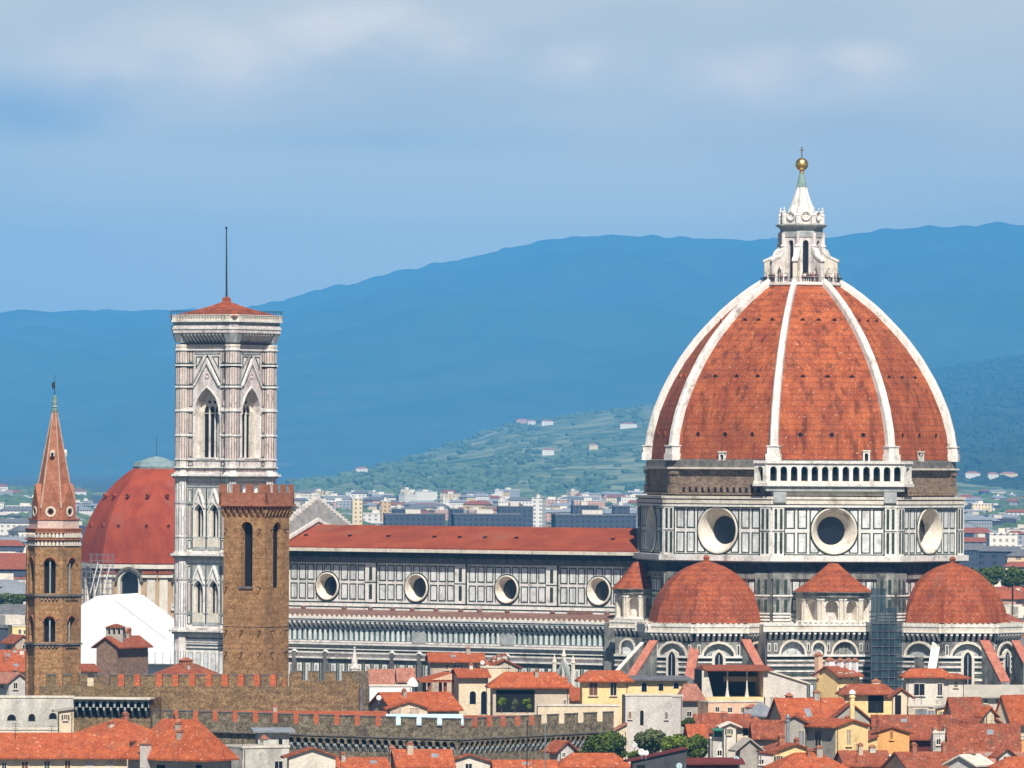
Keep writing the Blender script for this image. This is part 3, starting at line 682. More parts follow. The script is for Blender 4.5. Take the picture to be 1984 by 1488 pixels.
# wall pilasters
for px in (573, 633, 762, 815, 985):
    u = AF.hit(px, 1270)[0]; b.box(AF, u - .35, u + .35, 0, az(1268), 0, .7, M['soot']); b.prism(AF, [(u - .5, az(1268)), (u + .5, az(1268)), (u, az(1264))], .1, .8, M['white'])
for px in (813, 985):
    u = AF.hit(px, 1230)[0]; b.box(AF, u - 1.6, u + 1.6, az(1250), az(1208), 0, .35, M['greym'])
b.build('aisle_wall', cath)
b = MB(); q = AF.p
z_a, z_b = az(1198), nz(1185)
b.hexa([q(aL, 1, z_a - 1), q(aR, 1, z_a - 1), q(aR, -10, z_a - 1), q(aL, -10, z_a - 1), q(aL, 1, z_a), q(aR, 1, z_a), q(aR, -9.2, z_b), q(aL, -9.2, z_b)], M['aroof'])
ro = b.build('aisle_roof', cath)
for px in (585, 664, 715, 758, 796, 842, 890, 926, 980, 1068, 1173):
    u = AF.hit(px, 1180, -8)[0]; b = MB(); b.prism(AF, [(u - .3, z_a), (u + .3, z_a), (u + .3, z_b + .3), (u, z_b + .6), (u - .3, z_b + .3)], -8.9, -8.0, M['aroof']); b.build('roof_spur', ro)
b = MB(); u = AF.hit(1121, 1180, -8)[0]; b.box(AF, u - 2.6, u + 2.6, z_b - .3, z_b + .5, -8.9, -8.0, M['aroof']); b.build('roof_spur', ro)
# side portals
for px, w_, gy in ((1098, 18, 1270),):
    ua, ub = AF.hit(px - w_, 1300)[0], AF.hit(px + w_, 1300)[0]; um = (ua + ub) / 2; b = MB()
    b.prism(AF, [(ua, az(1322, px)), (ua + .7, az(1322, px)), (um, az(1287, px)), (ub - .7, az(1322, px)), (ub, az(1322, px)), (um, az(gy + 4, px))], 0, 1.4, M['greym'])
    b.prism(AF, [(ua + .8, az(1322, px)), (ub - .8, az(1322, px)), (um, az(1290, px))], 0, .8, M['panel'])
    b.box(AF, ua, ub, 0, az(1322, px), 0, 1.2, M['greym'])
    for x in (ua, ub, um):
        zz = az(1285 if x != um else 1272, px); b.lathe(AF.p(x, 1.0, 0), [(.4, az(1330, px)), (.4, zz), (.5, zz + .1), (.05, zz + 1.6)], 6, M['cream'])
    b.build('side_portal', cath)
b = MB(); pb = AF.p(AF.hit(694, 1280)[0], 1.2, 0); b.lathe(pb, [(.8, 0), (.8, az(1296, 694)), (.95, az(1295, 694)), (.55, az(1285, 694)), (.6, az(1283, 694)), (.12, az(1256, 694)), (.2, az(1255, 694)), (.02, az(1252, 694))], 8, M['rosy']); b.build('pinnacle', cath)
# west transept shoulder between nave and exedra
b = MB(); F = Fr(Vector((DCX, DCY, 0)) + dirv(A0) * 30 + W_ * 17, A0)
Fc = Fr(cpos(s=25), A0); u0 = Fc.hit(1192, 1230)[0]; u1 = Fc.hit(1262, 1230)[0]; zc = lambda y: Fc.hit(1225, y)[1]
wall_op(b, Fc, u0, u1, zc(1272), zc(1232), [(u0 + 1.3, u0 + 4.2, zc(1268), zc(1240), 'round')], .6, M['grime'], M['panel'])
arch_band(b, Fc, u0 + 1.3, u0 + 4.2, zc(1268), zc(1240), 'round', .35, 0, .2, M['cream'])
b.quad(Fc.p(u0, 0, 0), Fc.p(u1, 0, 0), Fc.p(u1, 0, zc(1272)), Fc.p(u0, 0, zc(1272)), M['grime']); bands(b, Fc, u0, u1, ROWS, zc)
parapet(b, Fc, u0, u1, zc(1232), zc(1202), .8); b.box(Fc, u0, u1, 0, zc(1208), -12, -.9, M['cream'])
b.build('shoulder_wall', cath)
# ================================================================ BELL TOWER
TC = at(437, 900, 1386); TX, TY = TC.x, TC.y; TH = 5.95; TB = 1.42
tow = thing('bell_tower', (TX, TY, 0), 'tall square marble bell tower with lancet windows and a red roof beside the nave', 'bell tower')
TFs = [Fr(Vector((TX, TY, 0)) + dirv(A0 + R(90) * k) * TH, A0 + R(90) * k) for k in range(4)]
TFL = TFs[0]; tz = lambda y: TFL.hit(400, y)[1]
tcorn = [Vector((TX, TY, 0)) + dirv(A0 + R(45) + R(90) * k) * TH * math.sqrt(2) for k in range(4)]
b = MB(); fw = TH - TB * .9
def trect(y0, y1, out, m_, corners=True):
    for F in TFs:
        b.box(F, -fw - (0 if corners else 2), fw + (0 if corners else 2), tz(y0), tz(y1), -.6, out, M[m_])
    if corners:
        for c in tcorn: b.lathe(c, [(TB + out, tz(y0)), (TB + out, tz(y1))], 8, M[m_], A0 + R(22.5))
def sqring(y0, y1, out, m_, inner=.8):      # ring that follows the octagonal corners
    r = TB + out
    for F in TFs: b.box(F, -TH, TH, tz(y0), tz(y1), r * c22 - inner, r * c22 - .004, M[m_])
    for c in tcorn: b.lathe(c, [(r, tz(y0)), (r, tz(y1))], 8, M[m_], A0 + R(22.5))
# corner buttresses
for c in tcorn:
    b.lathe(c, [(TB, 0), (TB, tz(667))], 8, M['rosy'], A0 + R(22.5))
# window levels on the four faces
def strip(F, x0, x1, y0, y1, m_, o=.06): b.box(F, x0, x1, tz(y0), tz(y1), 0, o, M[m_])
for k, F in enumerate(TFs):
    # belfry stage, one tall triple lancet in a deep arch
    wall_op(b, F, -fw, fw, tz(893), tz(667), [(-2.9, 2.9, tz(886), tz(751), 'point')], 2.0, M['rosy'], M['dark'])
    hd = arch_pts(-2.9, 2.9, tz(886), tz(751), 'point'); zs = tz(797)
    b.prism(F, [(-2.9, zs)] + hd[::-1][::-1] + [(2.9, zs)] if False else ([(2.9, zs)] + hd[::-1] + [(-2.9, zs)]), -1.95, -1.7, M['cream'])
    for s_ in (-1, 1): b.box(F, s_ * 2.9, s_ * 1.98, tz(886), tz(797), -1.95, -1.0, M['cream']); b.box(F, s_ * .66 - .13, s_ * .66 + .13, tz(886), tz(797), -1.9, -1.6, M['white']); b.box(F, s_ * 1.98 - .1, s_ * 1.98 + .1, tz(886), tz(797), -1.0, -.8, M['white'])
    for x in (-1.32, 0, 1.32):
        q = arch_pts(x - .48, x + .48, tz(886), tz(786), 'point'); b.prism(F, ([(x - .48, tz(799))] + q + [(x + .48, tz(799))])[::-1], -1.7, -1.66, M['dark'])
    for x in (-.66, .66): b.ring(F, x, tz(779), [(.3, -1.7), (.3, -1.62), (.001, -1.62)], 10, M['dark'], False)
    arch_band(b, F, -2.9, 2.9, tz(886), tz(751), 'point', .26, 0, .25, M['white'], legs=False)
    gz, gb = tz(694), tz(747)
    for s_ in (-1, 1):
        fl = lambda P: (P if s_ < 0 else P[::-1])
        b.prism(F, fl([(0, gz), (s_ * 3.15, gb), (s_ * 2.8, gb), (0, gz - 1.0)]), 0, .4, M['white'])
        b.prism(F, fl([(0, gz + .7), (s_ * 3.25, gb + .65), (s_ * 3.25, gb + .3), (0, gz + .3)]), 0, .1, M['green'])
        b.prism(F, fl([(s_ * .5, gz + 1.0), (s_ * .5, gz + .75), (s_ * 2.95, gz + .75), (s_ * 2.95, gz + 1.0)][::-1]), 0, .06, M['green'])
        b.prism(F, fl([(s_ * 1.1, gz + .35), (s_ * 2.75, gz + .35), (s_ * 2.75, gz - 2.2)][::-1]), 0, .05, M['green'])
        b.prism(F, fl([(s_ * 1.5, gz + .1), (s_ * 2.5, gz + .1), (s_ * 2.5, gz - 1.5)][::-1]), 0, .1, M['white'])
        strip(F, s_ * 3.2 - .1, s_ * 3.2 + .1, 745, 684, 'greym')
        for y0, y1 in ((702, 680), (744, 712), (788, 752), (840, 800), (886, 848)):
            frame_rect(b, F, s_ * 3.95 - .45, s_ * 3.95 + .45, tz(y0), tz(y1), .12, 0, .07, M['green']); strip(F, s_ * 3.95 - .2, s_ * 3.95 + .2, y0 - 3, y1 + 3, 'pink')
        strip(F, s_ * 3.15 - .1, s_ * 3.15 + .1, 886, 800, 'white', .15)
    b.ring(F, 0, tz(728), [(.55, 0), (.55, .12), (.38, .12), (.38, 0)], 14, M['pink'], False)
    b.box(F, -2.6, 2.6, tz(686), tz(683.5), 0, .08, M['greym'])
    b.box(F, -2.2, 2.2, tz(889), tz(886), -1, .3, M['white'])
    wall_op(b, F, -fw, fw, tz(925), tz(893), [], .1, M['rosy'], M['dark'])
    for x in (-3.9, 3.9): frame_rect(b, F, x - .5, x + .5, tz(903), tz(894), .13, 0, .08, M['green'])
    for i in range(9): strip(F, -4 + i - .15, -4 + i + .15, 918, 909, 'pink')
    # two double-lancet stages
    for y0, y1, ya, yb, yg in ((1078, 925, 1050, 976, 946), (1228, 1078, 1196, 1124, 1095)):
        wall_op(b, F, -fw, fw, tz(y0), tz(y1), [(x - 1.15, x + 1.15, tz(ya - 8), tz(yb), 'point') for x in (-1.8, 1.8)], .9, M['white'], M['dark'])
        for x in (-1.8, 1.8):
            b.box(F, x - .12, x + .12, tz(ya - 8), tz(yb + 12), -.85, -.6, M['white'])
            b.box(F, x - 1.15, x - .78, tz(ya - 8), tz(yb + 14), -.85, -.3, M['cream']); b.box(F, x + .78, x + 1.15, tz(ya - 8), tz(yb + 14), -.85, -.3, M['cream'])
            b.box(F, x - 1.35, x + 1.35, tz(ya + 10), tz(ya - 8), 0, .12, M['cream']); b.box(F, x - 1.45, x + 1.45, tz(ya + 16), tz(ya + 10), 0, .1, M['greym'])
            arch_band(b, F, x - 1.15, x + 1.15, tz(ya - 8), tz(yb), 'point', .2, 0, .2, M['white'])
            for s_ in (-1, 1):
                P = [(x, tz(yg)), (x + s_ * 1.45, tz(yb + 8)), (x + s_ * 1.25, tz(yb + 8)), (x, tz(yg) - .65)]; b.prism(F, P if s_ < 0 else P[::-1], 0, .35, M['white'])
                P = [(x + s_ * .45, tz(yg + 1)), (x + s_ * 1.5, tz(yg + 1)), (x + s_ * 1.5, tz(yb - 4))]; b.prism(F, P[::-1] if s_ > 0 else P, 0, .05, M['greym'])
        b.box(F, -.1, .1, tz(ya + 14), tz(yg), 0, .15, M['green'])
        for s_ in (-1, 1):
            strip(F, s_ * 3.4 - .1, s_ * 3.4 + .1, ya + 14, yg, 'green')
            for p0, p1 in ((yg + 28, yg + 2), (ya - 8, yg + 32), (ya + 14, ya - 4)):
                frame_rect(b, F, s_ * 4.05 - .42, s_ * 4.05 + .42, tz(p0), tz(p1), .13, 0, .07, M['green'])
            strip(F, s_ * 4.05 - .15, s_ * 4.05 + .15, ya - 12, yg + 36, 'pink')
        b.box(F, -fw, fw, tz(yg - 2), tz(yg - 4), 0, .15, M['greym'])
        for i in range(16): x = -4.2 + 8.4 * i / 15; b.box(F, x - .12, x + .12, tz(yg - 10), tz(yg - 14), 0, .15, M['pink'])
    wall_op(b, F, -fw, fw, 0, tz(1228), [], .1, M['white'], M['dark'])
    for i in range(5):
        x = -3.6 + 1.8 * i; b.box(F, x - .6, x + .6, tz(1330), tz(1264), 0, .06, M['greym']); b.box(F, x - .42, x + .42, tz(1328), tz(1266), 0, .1, M['panel'])
        b.box(F, x + .78, x + 1.02, tz(1330), tz(1262), 0, .3, M['white'])
    for y in (1236, 1243, 1249, 1256): b.box(F, -fw, fw, tz(y + 2.0), tz(y), 0, .12, M['green' if y != 1243 else 'rosy'])
# pink/green inlay on the corner octagons
for c in tcorn:
    for kk in range(8):
        a = A0 + R(45) * kk; F = Fr(c + dirv(a) * TB * c22, a); w_ = TB * s22
        for y0, y1 in ((702, 682), (744, 713), (790, 753), (840, 800), (888, 848), (972, 934), (1036, 984), (1074, 1044), (1120, 1090), (1186, 1130), (1222, 1192), (1300, 1262)):
            b.box(F, -w_ * .42, w_ * .42, tz(y0), tz(y1), 0, .04, M['pink' if y0 < 900 else 'panel'])
            b.box(F, -w_ * .6, -w_ * .42, tz(y0), tz(y1), 0, .03, M['green']); b.box(F, w_ * .42, w_ * .6, tz(y0), tz(y1), 0, .03, M['green'])
for y0, y1, o, m_ in ((679, 676, .25, 'white'), (706, 703, .06, 'green'), (709, 706, .3, 'white'), (711.5, 709, .06, 'green'), (747, 745, .08, 'green'), (751, 747.5, .28, 'white'), (797, 793.5, .22, 'white'), (845, 842.5, .2, 'white'), (891.5, 889, .2, 'white'), (907, 904.5, .4, 'white'), (909, 907, .15, 'green'), (976, 973.5, .12, 'greym'), (1042, 1040, .12, 'greym'), (1124, 1122, .12, 'greym'), (1190, 1188, .1, 'greym')):
    if y1 in (793.5, 745, 747.5, 842.5, 703, 706, 709):   # bands broken by the window
        for F in TFs:
            for s_ in (-1, 1): b.box(F, s_ * 3.2 if s_ > 0 else -fw, fw if s_ > 0 else -3.2, tz(y0), tz(y1), 0, o, M[m_])
        for c in tcorn: b.lathe(c, [(TB + o, tz(y0)), (TB + o, tz(y1))], 8, M[m_], A0 + R(22.5))
    else: trect(y0, y1, o, m_)
# main projecting cornices
for y in (921, 1075.5, 1223):
    E = TH + TB
    for yy0, yy1, o, m_ in ((y + 1.5, y - 2.2, 1.0, 'white'), (y + 6, y + 1.5, .45, 'greym'), (y - 2.2, y - 6, .35, 'rosy')):
        for c in tcorn: b.lathe(c, [(TB + o, tz(yy0)), (TB + o, tz(yy1))], 8, M[m_], A0 + R(22.5))
        for F in TFs: b.box(F, -fw, fw, tz(yy0), tz(yy1), -.5, o + .15, M[m_])
# crown: dark frieze, corbel table, parapet
trect(672, 667, .1, 'cream'); 
for F in TFs:
    for i in range(18): x = -4.3 + 8.6 * i / 17; b.box(F, x - .12, x + .12, tz(673), tz(668), 0, .25, M['white'])
E0 = TH + TB
for k, F in enumerate(TFs):
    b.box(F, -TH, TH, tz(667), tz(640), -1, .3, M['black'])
    corbels(b, F.off(.3), -TH + 1.2, TH - 1.2, tz(664), tz(643), 1.5, .86, M['white'], .4)
    b.box(F, -TH, TH, tz(665.5), tz(663), -1, .65, M['lead'])
for c in tcorn: b.lathe(c, [(TB, tz(664)), (TB + .5, tz(650)), (TB + .75, tz(644))], 8, M['greym'], A0 + R(22.5))
sqring(645, 638, .75, 'rosy', 3); sqring(638, 634.5, .9, 'white', 3); sqring(634.5, 630, .7, 'rosy', 3); sqring(630, 624, .55, 'greym', 3); sqring(624, 621, 1.15, 'white', 3); sqring(621, 611.5, .95, 'cream', .35)
sqring(611.5, 610, 1.05, 'white', .6)
for k, F in enumerate(TFs):
    for i in range(18):
        x = -5.6 + 11.2 * i / 17; b.box(F, x - .1, x + .1, tz(617), tz(614), (TB + .95) * c22, (TB + .95) * c22 + .03, M['green'])
shaft = b.build('tower_shaft', tow)
b = MB(); rr = 8.1 * math.sqrt(2); c4 = (TX, TY)
b.lathe(c4, [(rr, tz(614)), (rr * .62, tz(603)), (rr * .3, tz(593)), (.9, tz(584)), (.75, tz(576)), (.5, tz(574))], 4, M['tile2'], A0 + R(45), split=False)
b.build('tower_roof', tow)
b = MB(); b.tube((TX, TY, tz(577)), (TX - .1, TY, tz(441)), .2, M['iron'], 8, .1); b.sphere((TX - .1, TY, tz(440)), .25, M['iron'], 8, 6); b.build('flagpole', tow)
b = MB()
for k, F in enumerate(TFs):
    for i in range(24): x = -7 + 14 * i / 23; b.box(F, x - .025, x + .025, tz(611), tz(602), TB + .75, TB + .8, M['iron'])
    b.box(F, -7.6, 7.6, tz(602.6), tz(602), TB + .75, TB + .8, M['iron'])
b.build('safety_railing', tow)
b = MB(); b.tube(TFL.p(1.6 + 3.0, TB + .3, tz(893)), TFL.p(1.6 + 3.0, TB + .3, tz(1300)), .05, M['iron'], 4); b.build('lightning_rod', tow)
# ================================================================ MEDIEVAL PALACE AND ITS TOWER
M['stone'] = mat('brown_sandstone', (.27, .145, .062), (.42, .245, .115), .9, (1, 1, 1.6), c3=(.21, .13, .06), s3=.25, t3=(.5, .72), fine=.28, row=(.7, .12), bump=.2)
M['stone_d'] = mat('palace_rubble', (.15, .10, .05), (.27, .19, .095), .9, (1, 1, 1.6), c3=(.13, .105, .07), s3=.3, t3=(.48, .68), fine=.35, row=(.7, .12), bump=.2)
M['stone2'] = mat('grey_rubble', (.13, .105, .07), (.29, .24, .165), 1.3, (1, 1, 1.4), c3=(.09, .075, .055), s3=.3, fine=.35, bump=.2)
M['ribst'] = mat('spire_rib_stone', (.42, .30, .22), (.52, .40, .32), 1)
M['redbrick'] = mat('red_brick', (.30, .11, .06), (.40, .17, .10), 1.2, fine=.15)
M['roof'] = mat('roof_tile', (.31, .068, .024), (.43, .108, .038), .9, c3=(.27, .09, .045), s3=.5, t3=(.5, .72), fine=.2, bump=.15, speck=(.7, .42, .3))
M['roofb'] = mat('roof_tile_brown', (.22, .055, .026), (.32, .09, .042), .9, c3=(.18, .08, .05), s3=.6, t3=(.5, .7), fine=.22, bump=.15, speck=(.55, .34, .25))
M['roofp'] = mat('roof_tile_pink', (.30, .12, .085), (.42, .19, .13), 1.4, c3=(.22, .13, .10), s3=.5, fine=.2)
def blk(xl, xc, xr, D, yaw, y=1300, dl=8.0, dr=8.0):
    P = at(xc, y, D); Fr_ = Fr(P, R(yaw)); Fl = Fr(P, R(yaw - 90))
    wr = Fr_.hit(xr, y)[0] if xr > xc else dr
    wl = -Fl.hit(xl, y)[0] if xl < xc else dl
    return P, Fl, Fr_, wl, wr
P, BL, BR, wl, wr = blk(433, 513, 560, 1005, 60.7, 1100)
pal = thing('palace', (P.x, P.y, 0), 'brown stone palace with battlements and a tall square tower before the marble bell tower', 'palace')
bz = lambda y, px=500: zof(px, y, 1005)
b = MB(); ul = lambda x: BL.hit(x, 1100)[0]; ur = lambda x: BR.hit(x, 1100)[0]
wall_op(b, BL, -wl, 0, 0, bz(1000), [(ul(466.5), ul(489), bz(1137), bz(1011), 'round')], 1.1, M['stone'], M['dark'], mrev=M['stone'])
wall_op(b, BR, 0, wr, 0, bz(1000), [(ur(529), ur(545), bz(1140), bz(1012), 'round')], .7, M['stone'], M['dark'], mrev=M['stone'])
for F, u0, u1 in ((BL, -wl, 0), (BR, 0, wr)): b.box(F, u0, u1, bz(1215), bz(1214), 0, .06, M['stone2'])
b.box(BL, ul(464), ul(491), bz(1141), bz(1137), -.5, .2, M['lead'])
BBk = Fr(BR.p(wr, 0, 0), R(60.7 + 90)); BLk = Fr(BL.p(-wl, 0, 0), R(60.7 - 180))
b.quad(BBk.p(0, 0, 0), BBk.p(wl, 0, 0), BBk.p(wl, 0, bz(1000)), BBk.p(0, 0, bz(1000)), M['stone']); b.quad(BLk.p(-wr, 0, 0), BLk.p(0, 0, 0), BLk.p(0, 0, bz(1000)), BLk.p(-wr, 0, bz(1000)), M['stone'])
tw = b.build('tower', pal)
b = MB(); o = .5
for F, u0, u1 in ((BL, -wl, 0), (BR, 0, wr), (BBk, 0, wl), (BLk, -wr, 0)):
    b.box(F, u0 - o, u1 + o, bz(981), bz(978), -1, o + .15, M['redbrick']); b.box(F, u0 - o, u1 + o, bz(978), bz(955), o - .3, o, M['redbrick'])
    k = round((u1 - u0) / .95)
    for i in range(k + 1):
        x = u0 + (u1 - u0) * i / k; p = F.p
        z0, z1 = bz(1003), bz(988)
        vs = [p(x - .17, 0, z0), p(x + .17, 0, z0), p(x + .17, 0, z1), p(x - .17, 0, z1), p(x - .17, o, z1), p(x + .17, o, z1), p(x - .17, o * .7, z0 + (z1 - z0) * .6), p(x + .17, o * .7, z0 + (z1 - z0) * .6)]
        b.add(vs, [(0, 1, 7, 6), (6, 7, 5, 4), (0, 6, 4, 3), (1, 2, 5, 7)], M['stone'])
        if i < k:
            x2 = u0 + (u1 - u0) * (i + 1) / k; P_ = arch_pts(x + .17, x2 - .17, z1 - .3, bz(983), 'round', 6)
            for (a1, q1), (a2, q2) in zip(P_[:-1], P_[1:]): b.prism(F, [(a1, q1), (a2, q2), (a2, bz(981)), (a1, bz(981))], 0, o, M['redbrick'])
    b.box(F, u0, u1, bz(1000), bz(981), -.5, -.02, M['stone'])
    k = 4 if u1 - u0 > 5 else 3; per = (u1 - u0 + 2 * o) / (k - .4)
    if F in (BBk, BLk): continue
    for i in range(k): x = u0 - o + per * i; b.box(F, x, x + per * .54, bz(955), bz(938.5), o - .3, o, M['redbrick'])
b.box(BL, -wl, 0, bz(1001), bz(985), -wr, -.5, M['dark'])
b.build('tower_battlement', tw)
rnd = random.Random(3)
for F, xs_, ys in ((BL, (440, 505, 470), (1027, 1140, 1224, 1266)), (BR, (524, 551), (1027, 1224, 1266))):
    for y in ys:
        for x in xs_:
            if y < 1150 and 463 < x < 492: continue
            u = F.hit(x, y)[0]; z = bz(y); b = MB(); b.tube(F.p(u, -.1, z), F.p(u, .62, z + .12), .09, M['iron'], 5); b.build('iron_hook', tw)
def crenel(F, x0, x1, gaps, yt, yg, xref, thick, mt, zbase=0, gw=13, cap=True):
    b = MB(); zt = F.hit(xref, yt)[1]; zg = F.hit(xref, yg)[1]; u = lambda x: F.hit(x, yt)[0]
    b.box(F, u(x0), u(x1), zbase, zg, -thick, 0, mt); x = x0
    for g in sorted(gaps) + [None]:
        e = x1 if g is None else g - gw / 2
        if e > x: b.box(F, u(x), u(e), zg, zt, -thick, 0, mt); b.box(F, u(x) - .05, u(e) + .05, zt, zt + .13, -thick - .05, .06, M['lead'])
        if g is not None: x = g + gw / 2
    return b, zt, zg
WF = Fr(at(400, 1310, 992), R(8))
b, zt, zg = crenel(WF, 78, 562, [84, 116, 145, 176, 206, 235, 266, 309, 340, 372.6, 404.7, 436, 467, 498, 529.6, 555], 1308, 1330, 300, .8, M['stone_d'])
b.build('upper_wall', pal)
WF2 = Fr(at(640, 1310, 994), R(-2))
b, zt2, zg2 = crenel(WF2, 562, 696, [591, 623, 656, 690], 1302, 1319, 640, .8, M['stone_d'])
u = WF2.hit(696, 1310)[0]; F = Fr(WF2.p(u, 0, 0), R(60)); b.box(F, 0, F.hit(714, 1310)[0], 0, zt2 + .1, -2, 0, M['stone2'])
F = WF2; uu = F.hit(700, 1360)[0]
b.build('upper_wall', pal)
b = MB(); b.tube(WF2.p(uu, .3, 0), WF2.p(uu, .3, WF2.hit(700, 1332)[1]), .28, M['lead'], 8); b.build('drainpipe', pal)
# roof seen through the crenels
b = MB(); q = WF.p; a_, c_ = WF.hit(225, 1330)[0], WF.hit(560, 1330)[0]
b.hexa([q(a_, -1, zg - 3), q(c_, -1, zg - 3), q(c_, -9, zg - 3), q(a_, -9, zg - 3), q(a_, -1, zg - .8), q(c_, -1, zg - .8), q(c_, -9, zt - .15), q(a_, -9, zt - .15)], M['roof']); b.build('palace_roof', pal)
# machicolated loggia projecting from the wall at the left
MF = Fr(at(215, 1370, 975), R(-8)); mu = lambda x: MF.hit(x, 1370)[0]; mz = lambda y: MF.hit(215, y)[1]
b = MB(); m0, m1 = mu(141), mu(289); k = 11; per = (m1 - m0) / k
b.box(MF, m0 - .2, m1 + .2, mz(1355), mz(1352), -3, .5, M['cream']); b.box(MF, m0, m1, 0, mz(1353), -9, -.9, M['stone_d'])
wall_op(b, MF, m0, m1, mz(1371), mz(1355), [(m0 + per * i + .13, m0 + per * (i + 1) - .13, mz(1371), mz(1358.5), 'round') for i in range(k)], .8, M['greym'], M['dark'])
corbels(b, MF.off(-.88), m0, m1, mz(1390), mz(1370.5), .9, per, M['greym'], .25)
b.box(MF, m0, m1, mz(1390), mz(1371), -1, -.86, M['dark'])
b.build('machicolation', pal)
# ---- lower battlemented wall, nearer
D0w = 930
PW = at(886, 1410, D0w); cw = thing('battlemented_wall', (PW.x, PW.y, 0), 'dark rubble wall with square battlements and an arched corbel table below the palace', 'wall')
WA = Fr(PW, R(-33.7)); WB = Fr(PW, R(56))
for F, x0, x1, gaps, gw, per, nm in ((WA, 295, 886, [309, 337, 375, 413, 451.5, 491, 529.6, 569.7, 608.8, 649, 688.5, 729, 768, 808, 848], 17, 14.3, 1), (WB, 886, 1189, [895, 921.7, 950, 976.7, 1005, 1031.7, 1056, 1090, 1127, 1164], 14, 9.8, 2)):
    b, zt, zg = crenel(F, x0, x1, gaps, 1394, 1412, 886, .9 if nm == 1 else .3, M['stone2'], gw=gw)
    z = lambda y: F.hit(886, y)[1]; u0, u1 = F.hit(560 if nm == 1 else 886, 1430)[0], F.hit(886 if nm == 1 else 1140, 1430)[0]
    b.box(F, F.hit(x0, 1430)[0], F.hit(x1, 1430)[0], z(1434), z(1431.5), 0, .45, M['soot'])
    pm = abs(u1 - u0) / (abs((886 - 560) if nm == 1 else (1140 - 886)) / per); k = round((u1 - u0) / pm); pm = (u1 - u0) / k
    F2 = F.off(.35)
    wall_op(b, F2, u0, u1, z(1448), z(1434), [(u0 + pm * i + .14, u0 + pm * (i + 1) - .14, z(1448), z(1437.5), 'round') for i in range(k)], .34, M['stone2'], M['dark'])
    corbels(b, F, u0, u1, z(1463), z(1448), .36, pm, M['greym'], .4)
    b.build('wall_segment', cw)
# ================================================================ HEXAGONAL BRICK SPIRE
HD = 1030; HC = at(104, 1100, HD); hz = lambda y: zof(104, y, HD); HR = 52 / (FPX / HD)
sp = thing('spire_tower', (HC.x, HC.y, 0), 'slender hexagonal brick bell tower with a pointed spire and weather vane at the left edge', 'bell tower')
HA = R(-6); rot = HA - R(30)
b = MB(); fr = ngon_frames(HC, HR, rot, 6); hw = HR / 2
for F in fr:
    wall_op(b, F, -hw, hw, hz(1250), hz(1153), [(-.85, .85, hz(1243), hz(1193), 'round')], .9, M['stone'], M['dark'], mrev=M['stone'])
    wall_op(b, F, -hw, hw, hz(1153), hz(1060), [(-.85, .85, hz(1149), hz(1080), 'round')], .9, M['stone'], M['dark'], mrev=M['stone'])
    for y0, y1 in ((1243, 1193), (1149, 1080)):
        b.box(F, -.09, .09, hz(y0), hz(y1 + 8), -.5, -.3, M['greym']); b.prism(F, [(-.85, hz(y1 + 9)), (-.45, hz(y1 + 4)), (0, hz(y1 + 9)), (.45, hz(y1 + 4)), (.85, hz(y1 + 9)), (.85, hz(y1 + 9.1))][::1] and ([(-.85, hz(y1 + 6))] + arch_pts(-.85, .85, hz(y1 + 6), hz(y1), 'round') + [(.85, hz(y1 + 6))])[::-1], -.5, -.35, M['stone'])
        arch_band(b, F, -.85, .85, hz(y0), hz(y1), 'round', .2, 0, .12, M['redbrick'], legs=False)
    for y in (1094, 1199): b.box(F, -hw, -.85, hz(y + 1), hz(y), 0, .1, M['soot']); b.box(F, .85, hw, hz(y + 1), hz(y), 0, .1, M['soot'])
    b.quad(F.p(-hw, 0, 0), F.p(hw, 0, 0), F.p(hw, 0, hz(1250)), F.p(-hw, 0, hz(1250)), M['stone'])
    for y, o in ((1247, .35), (1153, .35), (1031, .2)):
        e = o * .577; b.box(F, -hw - e, hw + e, hz(y + 1.5), hz(y - 2), -.5, o, M['lead'] if y > 1100 else M['redbrick'])
    for y in (1253, 1161):
        for i in range(7): x = -hw + 2 * hw * (i + .5) / 7; b.box(F, x - .16, x + .16, hz(y + 1), hz(y - 3), 0, .2, M['brick'])
    b.box(F, -hw, hw, hz(1060), hz(1028), -.5, 0, M['brick'])
    for y in (1052, 1036):
        for i in range(7):
            x = -hw + 2 * hw * (i + .5) / 7; b.prism(F, [(x - .2, hz(y + 5)), (x + .2, hz(y + 5)), (x + .2, hz(y)), (x, hz(y - 4)), (x - .2, hz(y))], 0, .3 if y == 1036 else .18, M['cream'] if i not in (0, 6) else M['rosy'])
    b.box(F, -hw - .1, hw + .1, hz(1046), hz(1043), 0, .3, M['redbrick'])
    for s_ in (-1, 1): b.box(F, s_ * hw - s_ * .5, s_ * hw, 0, hz(1060), 0, .18, M['stone'])
b.build('tower_shaft', sp)
b = MB(); b.lathe(HC, [(HR * 1.06, hz(1030)), (HR * 1.10, hz(1024)), (HR * .96, hz(1023))], 6, M['redbrick'], rot); b.lathe(HC, [(HR * .94, hz(1023)), (HR * .94, hz(1007))], 6, M['pink'], rot); b.lathe(HC, [(HR * .98, hz(1007)), (HR * .98, hz(1004))], 6, M['redbrick'], rot)
b.build('parapet', sp)
b = MB(); b.lathe(HC, [(HR * .80, hz(1004)), (HR * .74, hz(978)), (HR * .07, hz(796))], 6, M['redbrick'], rot)
for k in range(6):
    d = dirv(rot + R(60) * k); p0 = Vector((HC.x, HC.y, hz(985))) + d * HR * .76; p1 = Vector((HC.x, HC.y, hz(796))) + d * HR * .085
    b.tube(p0, p1, .13, M['ribst'], 5, .08)
